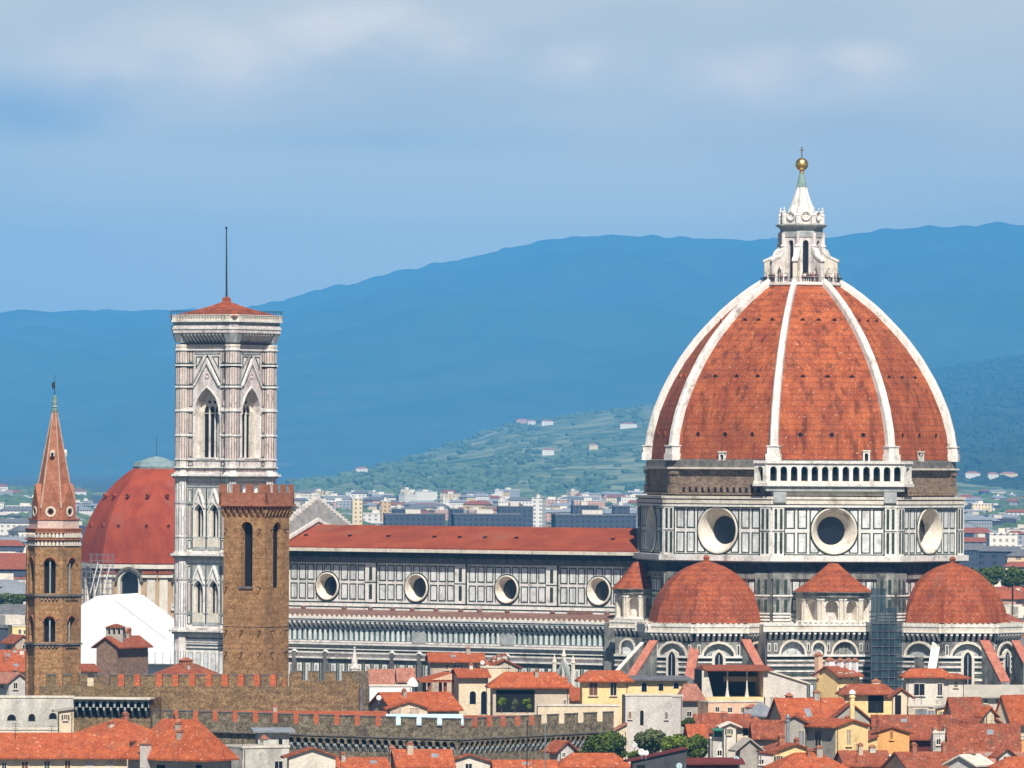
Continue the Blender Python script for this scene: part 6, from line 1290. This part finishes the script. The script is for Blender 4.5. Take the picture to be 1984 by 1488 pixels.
# striped white awning and pole on the roofs at the lower right
c = at(1722, 1462, 922); F = Fr(c, R(6)); s_ = 922 / FPX; t = thing('white_awning', (c.x, c.y, c.z - 1), 'white folded awning over a dark gap between the lower right roofs', 'awning')
b = MB(); b.hexa([F.p(0, 1.1, c.z - .5), F.p(64 * s_, 1.1, c.z - .5), F.p(64 * s_, 0, c.z - .1), F.p(0, 0, c.z - .1), F.p(0, 1.1, c.z - .4), F.p(64 * s_, 1.1, c.z - .4), F.p(64 * s_, 0, c.z), F.p(0, 0, c.z)], M['whitep'])
for i in range(16): b.box(F, 4 * i * s_, (4 * i + 2) * s_, c.z - .75, c.z - .5, 1.05, 1.1, M['whitep'])
b.build('canvas', t); b = MB(); b.box(F, 0, 64 * s_, c.z - 1.6, c.z - .12, -.3, 0, M['w_dark']); b.build('back_wall', t)
for px, yt, yb, D, lab in ((1021, 1395, 1490, 905, 'thin dark pole in front of the corbelled wall, right of two'), (1056, 1400, 1490, 903, 'pale pole just left of the narrow white gable')):
    c = at(px, yb, D); t = thing('mast', (c.x, c.y, 0), lab, 'mast'); b = MB(); b.tube((c.x, c.y, 0), (c.x, c.y, zof(px, yt, D)), .07, M['iron' if px < 1030 else 'steelp'], 6); b.build('pole', t)
    b = MB(); F = Fr(c, 0); b.box(F, -.5, .5, zof(px, yt + 3, D), zof(px, yt + 2, D), -.03, .03, M['iron']); b.build('crossarm', t)

rq = random.Random(19)
for i in range(34):
    px, py = (rq.uniform(1330, 1975), rq.uniform(1362, 1470)) if i % 3 else (rq.uniform(20, 1080), rq.uniform(1440, 1476))
    antenna(px, py - rq.uniform(16, 32), py, 1085 - (py - 1340) * 1.25, AL)
# ================================================================ HILLS, PLAIN, HAZE
def interp(P, x):
    if x <= P[0][0]: return P[0][1]
    for (a, b_), (c, d) in zip(P[:-1], P[1:]):
        if x <= c: return b_ + (d - b_) * (x - a) / (c - a)
    return P[-1][1]
from mathutils import noise as NZ
def hill(name, ridge, Y0, Y1, matl, amp, x0, x1, nx=260, ny=36, zfoot=0, rough=1.0):
    vs = []; fs = []
    for j in range(ny + 1):
        t = j / ny; Y = Y0 + (Y1 - Y0) * t
        for i in range(nx + 1):
            px = x0 + (x1 - x0) * i / nx
            top = zof(px, interp(ridge, px), Y1); X = at(px, 890, Y1).x * (Y / Y1) ** .0
            s_ = t ** .85 if t < 1 else 1
            z = zfoot + (top - zfoot) * s_
            q = NZ.fractal(Vector((X / 900, Y / 900, 3.1)), 1.0, 2.1, 6) * amp
            f = NZ.fractal(Vector((X / 120, Y / 120, 8)), 1.0, 2.0, 3) * amp * .12 * rough
            z += q * math.sin(math.pi * min(t, 1)) + f * min(1, t * 3)
            vs.append((X, Y, max(z, -3) if t > 0 else -3))
    k = len(vs)
    for i in range(nx + 1): vs.append((vs[ny * (nx + 1) + i][0], Y1 + 900, -3))
    ny += 1
    for j in range(ny):
        for i in range(nx): a = j * (nx + 1) + i; fs.append((a, a + 1, a + nx + 2, a + nx + 1))
    me = bpy.data.meshes.new(name); me.from_pydata(vs, [], fs); me.materials.append(matl)
    me.polygons.foreach_set('use_smooth', [True] * len(fs))
    o = bpy.data.objects.new(name, me); COL.objects.link(o); tag(o, kind='structure'); return o
M['far_hill'] = mat('far_hill', (.03, .055, .035), (.06, .09, .045), .0022, (1, .6, 2), c3=(.13, .13, .08), s3=.0035, t3=(.60, .75))
M['near_hill'] = mat('near_hill', (.07, .12, .045), (.27, .29, .15), .009, (1, .6, 1.2), c3=(.05, .09, .04), s3=.007, t3=(.50, .60), lo=.38, hi=.62)
M['right_hill'] = mat('wooded_hill', (.025, .05, .025), (.05, .08, .035), .006, (1, .5, 2))
RIDGE = [(-700, 660), (-300, 640), (0, 613), (60, 608), (120, 603), (240, 600), (285, 603), (335, 599), (430, 596), (520, 590), (600, 567), (680, 548), (750, 530), (830, 514), (900, 502), (960, 488), (1050, 466), (1120, 457), (1200, 455), (1260, 456), (1350, 462), (1480, 464), (1620, 460), (1700, 448), (1750, 442), (1820, 441), (1900, 435), (1984, 432), (2300, 425), (2700, 450)]
far_ = hill('distant_mountain', RIDGE, 22000, 40000, M['far_hill'], 170, -700, 2700, zfoot=5)
RN = [(200, 1010), (420, 985), (560, 962), (620, 946), (700, 918), (800, 884), (900, 852), (960, 832), (1000, 818), (1100, 806), (1160, 796), (1220, 790), (1300, 775), (1400, 765), (1500, 790), (1650, 900), (1780, 1000), (2300, 1010)]
nh = hill('near_hill', RN, 10500, 17500, M['near_hill'], 12, 150, 2300, nx=320, zfoot=6, rough=2.5)
RR = [(1200, 900), (1500, 800), (1700, 750), (1800, 719), (1870, 706), (1930, 697), (1984, 688), (2200, 660), (2600, 680)]
rh = hill('wooded_hill', RR, 10800, 24000, M['right_hill'], 25, 1150, 2600, nx=200, zfoot=8, rough=2)
M['ground'] = mat('town_ground', (.035, .05, .04), (.09, .09, .08), .012, c3=(.03, .05, .03), s3=.004)
b = MB(); b.quad((-16000, -200, 0), (16000, -200, 0), (16000, 44000, 0), (-16000, 44000, 0), M['ground']); tag(b.build('ground'), kind='structure')
# ================================================================ CITY IN THE PLAIN, TREES, PEOPLE
def citymat(name, c, win=None, big=1.0, dens=.30):
    win = win or tuple(x * .42 for x in c)
    m = mat(name, c, tuple(min(.9, x * 1.1) for x in c), .05); t = m.node_tree; bs = t.nodes['Principled BSDF']
    src = bs.inputs['Base Color'].links[0].from_socket
    g = t.nodes.new('ShaderNodeNewGeometry'); sp_ = t.nodes.new('ShaderNodeSeparateXYZ'); t.links.new(g.outputs['Position'], sp_.inputs[0])
    def pp(sock, per, lim):
        a = t.nodes.new('ShaderNodeMath'); a.operation = 'PINGPONG'; a.inputs[1].default_value = per / 2; t.links.new(sock, a.inputs[0])
        c_ = t.nodes.new('ShaderNodeMath'); c_.operation = 'GREATER_THAN'; c_.inputs[1].default_value = per / 2 * (1 - lim); t.links.new(a.outputs[0], c_.inputs[0]); return c_.outputs[0]
    ad = t.nodes.new('ShaderNodeMath'); ad.operation = 'ADD'; t.links.new(sp_.outputs[0], ad.inputs[0]); t.links.new(sp_.outputs[1], ad.inputs[1])
    x = pp(ad.outputs[0], 3.4 * big, .42); z = pp(sp_.outputs[2], 3.1, .5)
    mu_ = t.nodes.new('ShaderNodeMath'); mu_.operation = 'MULTIPLY'; t.links.new(x, mu_.inputs[0]); t.links.new(z, mu_.inputs[1])
    mx = t.nodes.new('ShaderNodeMix'); mx.data_type = 'RGBA'; t.links.new(mu_.outputs[0], mx.inputs[0]); t.links.new(src, mx.inputs[6]); mx.inputs[7].default_value = (*win, 1)
    t.links.new(mx.outputs[2], bs.inputs['Base Color']); return m
CM = {'white': citymat('far_white', (.80, .76, .68)), 'cream': citymat('far_cream', (.76, .62, .40)), 'pink': citymat('far_pink', (.60, .36, .27)), 'grey': citymat('far_grey', (.34, .35, .37)), 'ochre': citymat('far_ochre', (.60, .42, .22)), 'dark': citymat('far_dark', (.06, .07, .10), (.03, .035, .05))}
rc = random.Random(11)
def far_building(px, D, w, h, dp, col, roof, yaw, label, group, name='far_building', base=0):
    c = at(px, 900, D); F = Fr(c, R(yaw)); b = MB()
    t = thing(name, (c.x, c.y, 0), label, 'building', group)
    b.box(F, -w / 2, w / 2, 0, h, -dp, 0, CM[col]); b.build('walls', t); b = MB()
    if roof == 'flat': b.box(F, -w / 2 - .3, w / 2 + .3, h, h + .7, -dp - .3, .3, CM['white'] if col != 'dark' else M['lead']); b.box(F, -w * .15, w * .1, h + .7, h + 3, -dp * .7, -dp * .3, M['w_pale'])
    else:
        r = min(w, dp) * .22; p = F.p; vs = [p(-w / 2 - .6, .6, h), p(w / 2 + .6, .6, h), p(w / 2 + .6, -dp - .6, h), p(-w / 2 - .6, -dp - .6, h), p(-w / 2 + r, -dp / 2, h + r), p(w / 2 - r, -dp / 2, h + r)]
        b.add(vs, [(0, 1, 5, 4), (1, 2, 5), (2, 3, 4, 5), (3, 0, 4), (3, 2, 1, 0)], M[roof])
    b.build('roof', t); return t
CN = {'white': 'white', 'cream': 'cream', 'pink': 'pinkish', 'grey': 'grey', 'ochre': 'ochre', 'dark': 'dark slate'}
def scatter(n, x0, x1, D0, D1, cols, where, hr, wr_, group, power=1.0, roofs=('roofb', 'lead', 'slate', 'slate')):
    for i in range(n):
        D = D0 + (D1 - D0) * (rc.random() ** power); px = rc.uniform(x0, x1); col = rc.choice(cols); flat = rc.random() < .45
        w = rc.uniform(*wr_); h = rc.uniform(*hr)
        far_building(px, D, w, h, rc.uniform(9, 16), col, 'flat' if flat else rc.choice(roofs), rc.uniform(-30, 40), '%s distant block with %s, %s' % (CN[col], 'a flat roof' if flat else 'a tiled roof', where), group)
scatter(165, 555, 1250, 5200, 9600, ['white', 'white', 'cream', 'cream', 'pink', 'grey', 'ochre'], 'in the plain beyond the nave roof', (8, 17), (10, 34), 'distant blocks beyond the nave roof')
scatter(44, -25, 175, 3600, 11000, ['white', 'white', 'grey', 'dark', 'grey', 'grey'], 'left of the big plain dome', (7, 14), (10, 36), 'distant blocks left of the plain dome')
scatter(24, -25, 60, 1750, 3400, ['dark', 'grey', 'dark', 'ochre'], 'below the plain at the left edge', (10, 17), (14, 30), 'nearer blocks at the left edge', roofs=('lead', 'slate', 'roofb'))  # dark walls carry the shade over this quarter in their colour
scatter(55, 1862, 2010, 3300, 11000, ['white', 'grey', 'grey', 'dark', 'dark', 'cream'], 'right of the great dome', (7, 14), (9, 28), 'distant blocks right of the great dome')
scatter(22, 1862, 2010, 1650, 3200, ['grey', 'cream', 'ochre', 'dark', 'pink'], 'right of the right apse', (10, 16), (10, 26), 'nearer blocks right of the apse', roofs=('lead', 'roofb', 'roof'))
for px, D, w, h, dp, lab in ((805, 4300, 36, 22.6, 60, 'long dark slate hall standing just behind the nave roof, left one'), (945, 4300, 40, 22.8, 60, 'long dark slate hall standing just behind the nave roof, middle one'), (1155, 4200, 47, 23.5, 60, 'widest dark slate hall behind the nave roof, next to the great dome'), (1135, 4500, 16, 27, 30, 'short dark block rising over the widest slate hall'), (1000, 4600, 22, 25.5, 30, 'dark slate block rising between the middle and widest halls'), (885, 4500, 9, 24.5, 20, 'small dark block with a lift hut between the left and middle halls'), (1205, 4400, 10, 27.5, 20, 'dark block touching the great dome above the widest slate hall'), (775, 4450, 9, 24.6, 20, 'small dark block above the left slate hall')):
    far_building(px, D, w, h, dp, 'dark', 'flat', 2, lab, None, 'dark_hall')
for px, D, w, h, col, lab in ((693, 5200, 7, 27, 'cream', 'tall narrow cream apartment tower behind the left end of the nave roof'), (748, 5400, 7, 24, 'ochre', 'ochre apartment tower right of the tall narrow cream one'), (1041, 5600, 8, 26, 'white', 'tall white apartment block over the gap between the dark halls'), (865, 6000, 6, 22, 'white', 'bright white apartment block above the middle dark hall'), (976, 6000, 9, 21, 'white', 'square white apartment block right of the bright white one'), (1945, 3600, 14, 20, 'white', 'bright white block right of the great dome at the foot of the wooded hill'), (1903, 6500, 18, 18, 'cream', 'pair-like cream block at the foot of the wooded hill')):
    far_building(px, D, w, h, 12, col, 'flat', rc.uniform(-20, 30), lab, None, 'apartment_tower')
far_building(20, 2500, 30, 17, 25, 'dark', 'roofb', 5, 'big dark-blue shaded palace block at the left edge', None, 'dark_hall')  # its shade is put into the dark wall colour
# ---- villas on the near hill and clumps of trees
from mathutils.bvhtree import BVHTree
def bvh(o): return BVHTree.FromPolygons([v.co for v in o.data.vertices], [tuple(p.vertices) for p in o.data.polygons])
BN, BR_ = bvh(nh), bvh(rh)
def on_hill(px, py, T): d = ray(px, py).normalized(); h = T.ray_cast(CAMP, d); return h[0]
k = 0
for px, py, w, col, T, lab in ((1012, 821, 22, 'pink', BN, 'pink villa on the crest of the green hill'), (1030, 823, 14, 'white', BN, 'small white annex beside the pink crest villa'), (1061, 824, 20, 'white', BN, 'white villa on the green hill right of the pink one'), (1218, 830, 26, 'white', BN, 'low white farmhouse on the green hill close to the great dome'), (1062, 882, 16, 'white', BN, 'white farmhouse in the middle of the green hillside'), (701, 918, 16, 'white', BN, 'white house on the low left shoulder of the green hill'), (1150, 872, 12, 'cream', BN, 'tiny cream cottage high on the green hillside'), (1885, 935, 30, 'white', BR_, 'white block leftmost on the wooded hill right of the dome'), (1925, 937, 22, 'white', BR_, 'second white block on the wooded hill right of the dome'), (1955, 936, 36, 'cream', BR_, 'cream terrace row on the wooded hill at the right edge')):
    h = on_hill(px, py, T)
    if h is None: continue
    hh = 15 if T is BR_ else 9; w *= .8 if T is BR_ else 1.35; F = Fr(h, R(10)); b = MB(); t = thing('villa', tuple(h), lab, 'villa'); b.box(F, -w / 2, w / 2, h.z - 8, h.z + hh, -12, 0, CM[col]); b.build('walls', t)
    b = MB(); p = F.p; z_ = h.z + hh; b.add([p(-w / 2 - .3, .3, z_), p(w / 2 + .3, .3, z_), p(w / 2 + .3, -12.3, z_), p(-w / 2 - .3, -12.3, z_), p(-w / 4, -6, z_ + 3), p(w / 4, -6, z_ + 3)], [(0, 1, 5, 4), (1, 2, 5), (2, 3, 4, 5), (3, 0, 4)], M['roofp']); b.build('roof', t)
M['wood_leaf'] = mat('woodland_leaf', (.05, .09, .04), (.12, .17, .08), .02)
ICO = bmesh.new(); bmesh.ops.create_icosphere(ICO, subdivisions=1, radius=1); IV = [v.co.copy() for v in ICO.verts]; IF = [tuple(v.index for v in f.verts) for f in ICO.faces]; ICO.free()
M['wood_dark'] = mat('dark_woodland_leaf', (.015, .03, .018), (.035, .055, .03), .02)
def clumps(name, T, n, x0, x1, y0, y1, r0, r1, seed, keep, mt='wood_leaf'):
    rr = random.Random(seed); b = MB(); m_ = 0
    for i in range(n):
        px, py = rr.uniform(x0, x1), rr.uniform(y0, y1)
        if not keep(px, py, rr): continue
        h = on_hill(px, py, T)
        if h is None: continue
        s_ = rr.uniform(r0, r1); sx = rr.uniform(.8, 1.9)
        b.add([h + Vector((v.x * s_ * sx, v.y * s_, v.z * s_ * .8 + s_ * .4)) * rr.uniform(.8, 1.15) for v in IV], IF, M[mt])
    tag(b.build(name), kind='stuff')
def keepn(px, py, rr):
    q = NZ.fractal(Vector((px / 70, py / 28, 1.7)), 1, 2, 3); r = interp(RN, px)
    return rr.random() < (.75 if py - r < 7 else (.45 if q > .16 else .05)) or (905 < py < 945 and 750 < px < 1000 and rr.random() < .6)
clumps('hillside_trees', BN, 8000, 560, 1290, 765, 968, 3, 8.0, 5, keepn)
clumps('woodland', BR_, 3000, 1790, 2000, 690, 985, 6, 13.0, 6, lambda px, py, rr: rr.random() < (1 if py < interp(RR, px) + 10 else .5), 'wood_dark')
rr_ = random.Random(77); b = MB()
for i in range(900):        # tree belts in the far plain
    D = rr_.uniform(5200, 11500); px = rr_.choice((rr_.uniform(-20, 170), rr_.uniform(1862, 2000), rr_.uniform(560, 1245))); c = at(px, 900, D); s_ = rr_.uniform(4, 9)
    b.add([Vector((c.x + v.x * s_ * 1.6, c.y + v.y * s_, 3 + v.z * s_ * .8 + s_ * .3)) * 1.0 for v in IV], IF, M['wood_leaf'])
tag(b.build('plain_trees'), kind='stuff')
# ---- trees
M['leaf1'] = mat('dark_leaf', (.035, .065, .01), (.11, .15, .02), 1.2); M['leaf2'] = mat('yellow_leaf', (.08, .13, .015), (.20, .26, .03), 1.0); M['leaf3'] = mat('olive_leaf', (.06, .09, .03), (.15, .18, .07), 1.0)
M['bark'] = mat('bark', (.10, .07, .045), (.16, .12, .08), 3)
def tree(px, py, D, rx, rz, n, ls, mt, label, group=None, lobes=9, seed=1, name='leafy_tree', cat='tree', zg=0):
    rr = random.Random(seed); s_ = D / FPX; c = at(px, py, D); rx *= s_; rz *= s_; t = thing(name, (c.x, c.y, zg), label, cat, group)
    b = MB(); b.tube((c.x, c.y, zg), (c.x, c.y, c.z - rz * .2), rx * .09, M['bark'], 7, rx * .05)
    LB = []
    for k in range(lobes):
        a = rr.uniform(0, 6.28); q = rr.uniform(.25, .7); LB.append((c + Vector((math.cos(a) * rx * q, math.sin(a) * rx * q, rr.uniform(-.5, .6) * rz)), rr.uniform(.34, .55)))
    for p_, q in LB: b.tube((c.x, c.y, c.z - rz * .5), tuple(p_), rx * .035, M['bark'], 5, rx * .012)
    b.build('trunk', t); b = MB(); vs = []; fs = []
    for i in range(n):
        p_, q = rr.choice(LB); d = Vector((rr.gauss(0, 1), rr.gauss(0, 1), rr.gauss(0, 1))).normalized(); rad = rr.uniform(.72, 1.05)
        o = p_ + Vector((d.x * rx, d.y * rx, d.z * rz)) * q * rad
        u = Vector((rr.gauss(0, 1), rr.gauss(0, 1), rr.gauss(0, .7))).normalized(); w = (d + Vector((rr.gauss(0, .5), rr.gauss(0, .5), rr.gauss(0, .5)))).normalized().cross(u).normalized(); l_ = ls * rr.uniform(.6, 1.3)
        k = len(vs); vs += [o - u * l_, o + w * l_ * .6, o + u * l_, o - w * l_ * .6]; fs.append((k, k + 1, k + 2, k + 3))
    b.add(vs, fs, M[mt]); b.build('crown', t); return t
tree(1172, 1446, 955, 42, 28, 9000, .24, 'leaf1', 'dark green rounded tree between the battlemented wall and the plain white building', seed=2, lobes=20)
tree(1262, 1438, 960, 30, 25, 5500, .24, 'leaf3', 'greyish olive tree in front of the plain white building', seed=3, lobes=16)
tree(1302, 1448, 945, 32, 25, 5000, .22, 'leaf2', 'bright yellow-green bush between the olive tree and the green awning', seed=4, lobes=10)
tree(1350, 1450, 950, 24, 24, 4500, .22, 'leaf1', 'dark green bush left of the green awning', seed=5, lobes=9)
tree(1332, 1400, 1010, 13, 12, 1800, .2, 'leaf1', 'small dark bush beside the right edge of the white bay', seed=6, lobes=6)
tree(1120, 1468, 935, 14, 12, 1600, .2, 'leaf1', 'low dark bush above the bright red hipped roof', seed=8, lobes=6)
tree(1232, 1462, 905, 16, 10, 1500, .2, 'leaf2', 'low olive hedge under the overlapping dishes', seed=9, lobes=6)
for i, (px, py, r, lab) in enumerate(((972, 1362, 9, 'left'), (998, 1366, 8, 'middle'), (1022, 1364, 9, 'right'))):
    tree(px, py, 1068, r, 11, 700, .16, 'leaf2' if i != 1 else 'leaf3', 'potted shrub in the dark loggia, %s of three' % lab, 'potted shrubs in the loggia', 5, 20 + i, 'potted_shrub', 'shrub', zof(px, 1382, 1068))
for i, (px, D, r, mt, lab) in enumerate(((8, 1900, 24, 'leaf3', 'large grey-green tree at the left edge'), (38, 1950, 22, 'leaf1', 'bright green tree beside the brick spire at the left edge'), (22, 2050, 20, 'leaf1', 'dark tree behind the grey-green tree at the left edge'), (1893, 1980, 20, 'leaf1', 'dark tree just right of the right apse dome'), (1925, 2010, 24, 'leaf1', 'broad dark tree right of the apse dome'), (1962, 1950, 30, 'leaf1', 'largest dark tree at the right edge beyond the apse'), (1992, 2000, 26, 'leaf3', 'half-cut olive tree at the very right edge'))):
    tree(px, (1166 if px < 100 else 1118), D, r, 17 if px < 100 else 20, 2200, .55, mt, lab, None, 9, 40 + i)
# ---- visitors on the lantern walk
SKIN = mat('skin', (.52, .33, .24)); HAIR = mat('dark_hair', (.04, .025, .015))
CL = {'dark blue': mat('cloth_blue', (.03, .05, .14)), 'black': mat('cloth_black', (.02, .02, .025)), 'white': mat('cloth_white', (.75, .75, .75)), 'pink': mat('cloth_pink', (.55, .25, .28)), 'grey': mat('cloth_grey', (.22, .24, .27)), 'red': mat('cloth_red', (.45, .06, .05))}
TROU = mat('trousers', (.03, .035, .06))
def skinned(name, V_, E_l, Rr, mt):
    me = bpy.data.meshes.new(name); me.from_pydata(V_, E_l, []); o = bpy.data.objects.new(name + '_rig', me); COL.objects.link(o)
    md = o.modifiers.new('skin', 'SKIN'); sv = me.skin_vertices[0].data if me.skin_vertices else None
    if sv is None:
        bm = bmesh.new(); bm.from_mesh(me); bm.verts.layers.skin.verify(); bm.to_mesh(me); bm.free(); sv = me.skin_vertices[0].data
    for i, r in enumerate(Rr): sv[i].radius = (r, r) if not isinstance(r, tuple) else r
    sv[0].use_root = True; o.modifiers.new('sub', 'SUBSURF').levels = 1
    dg = bpy.context.evaluated_depsgraph_get(); dg.update(); m2 = bpy.data.meshes.new_from_object(o.evaluated_get(dg)); m2.name = name
    m2.materials.clear(); m2.materials.append(mt); bpy.data.objects.remove(o); bpy.data.meshes.remove(me)
    return m2
def person_meshes(pose):
    e = {0: ((-.24, -.10, 1.12), (-.16, -.28, 1.10), (.24, -.10, 1.12), (.16, -.28, 1.10)), 1: ((-.27, .02, 1.14), (-.28, -.04, .88), (.26, -.12, 1.18), (.10, -.26, 1.42)), 2: ((-.27, .03, 1.14), (-.29, -.03, .88), (.27, .03, 1.14), (.29, -.03, .88))}[pose]
    V_ = [(0, 0, .95), (0, 0, 1.15), (0, 0, 1.38), (0, 0, 1.50), (0, -.01, 1.60), (0, -.01, 1.70), (-.19, 0, 1.40), e[0], e[1], (.19, 0, 1.40), e[2], e[3], (-.10, 0, .86), (-.11, -.02, .48), (-.12, 0, .08), (-.12, -.12, .04), (.10, 0, .86), (.11, -.02, .48), (.12, 0, .08), (.12, -.12, .04)]
    E2 = [(0, 1), (1, 2), (2, 3), (3, 4), (4, 5), (2, 6), (6, 7), (7, 8), (2, 9), (9, 10), (10, 11), (0, 12), (12, 13), (13, 14), (14, 15), (0, 16), (16, 17), (17, 18), (18, 19)]
    Rr = [(.15, .11), (.14, .10), (.17, .11), .055, (.085, .10), .07, .06, .045, .035, .06, .045, .035, .09, .062, .042, .035, .09, .062, .042, .035]
    body = skinned('body', V_, E2, Rr, SKIN)
    jk = skinned('jacket', [V_[i] for i in (0, 1, 2, 6, 7, 9, 10)] + [(0, 0, 1.45)], [(0, 1), (1, 2), (2, 3), (3, 4), (2, 5), (5, 6), (2, 7)], [(.18, .13), (.165, .125), (.19, .13), .075, .06, .075, .06, .08], SKIN)
    tr = skinned('trousers', [V_[i] for i in (0, 12, 13, 14, 16, 17, 18)], [(0, 1), (1, 2), (2, 3), (0, 4), (4, 5), (5, 6)], [(.165, .12), .105, .08, .065, .105, .08, .065], TROU)
    hr_ = skinned('hair', [(0, .03, 1.66), (0, .03, 1.72), (0, .05, 1.60)], [(0, 1), (0, 2)], [(.095, .09), .07, .06], HAIR)
    return body, jk, tr, hr_
PM = [person_meshes(i) for i in range(3)]; JK = {}
rp = random.Random(5); zp = dz(548)
spots = [1479, 1483, 1487, 1491, 1495, 1507, 1512, 1517, 1521, 1551, 1555, 1559, 1563, 1567, 1571, 1576, 1580, 1596, 1600, 1604, 1609, 1615, 1619, 1624]
for i, px in enumerate(spots):
    col = rp.choice(['dark blue', 'black', 'dark blue', 'grey', 'white', 'pink', 'red', 'black']) if not 1505 < px < 1523 else rp.choice(['pink', 'white', 'grey'])
    pose = rp.randrange(3); o = (px - 1551) / SC; a = math.asin(max(-.98, min(.98, o / 7.15))); rad = 7.15 + rp.uniform(-.3, .1)
    x, y = DCX + rad * math.sin(a), DCY - rad * math.cos(a) * (1 if i % 4 else .93)
    t = thing('person', (x, y, zp), 'person in a %s top standing behind the railing round the dome lantern' % col, 'person', 'visitors on the lantern walk'); t.rotation_euler.z = a + rp.uniform(-.7, .7); sc_ = rp.uniform(.94, 1.06); t.scale = (sc_,) * 3
    for k, me in enumerate(PM[pose]):
        if k == 1:
            if (pose, col) not in JK: m2 = me.copy(); m2.materials.clear(); m2.materials.append(CL[col]); JK[(pose, col)] = m2
            me = JK[(pose, col)]
        q = bpy.data.objects.new(('body', 'jacket', 'trousers', 'hair')[k], me); COL.objects.link(q); q.parent = t
# haze
b = MB()
hm = bpy.data.materials.new('haze_air'); hm.use_nodes = True; t = hm.node_tree; t.nodes.clear()
o_ = t.nodes.new('ShaderNodeOutputMaterial'); v_ = t.nodes.new('ShaderNodeVolumePrincipled')
v_.inputs['Color'].default_value = (.11, .49, 1.0, 1); v_.inputs['Density'].default_value = 4.4e-5; v_.inputs['Anisotropy'].default_value = -0.52
t.links.new(v_.outputs[0], o_.inputs['Volume'])
hb = Fr((0, 0), 0)
b.hexa([Vector(v) for v in ((-17000, -400, -5), (17000, -400, -5), (17000, 45000, -5), (-17000, 45000, -5), (-17000, -400, 1450), (17000, -400, 1450), (17000, 45000, 1450), (-17000, 45000, 1450))], hm)
tag(b.build('haze'), kind='stuff')
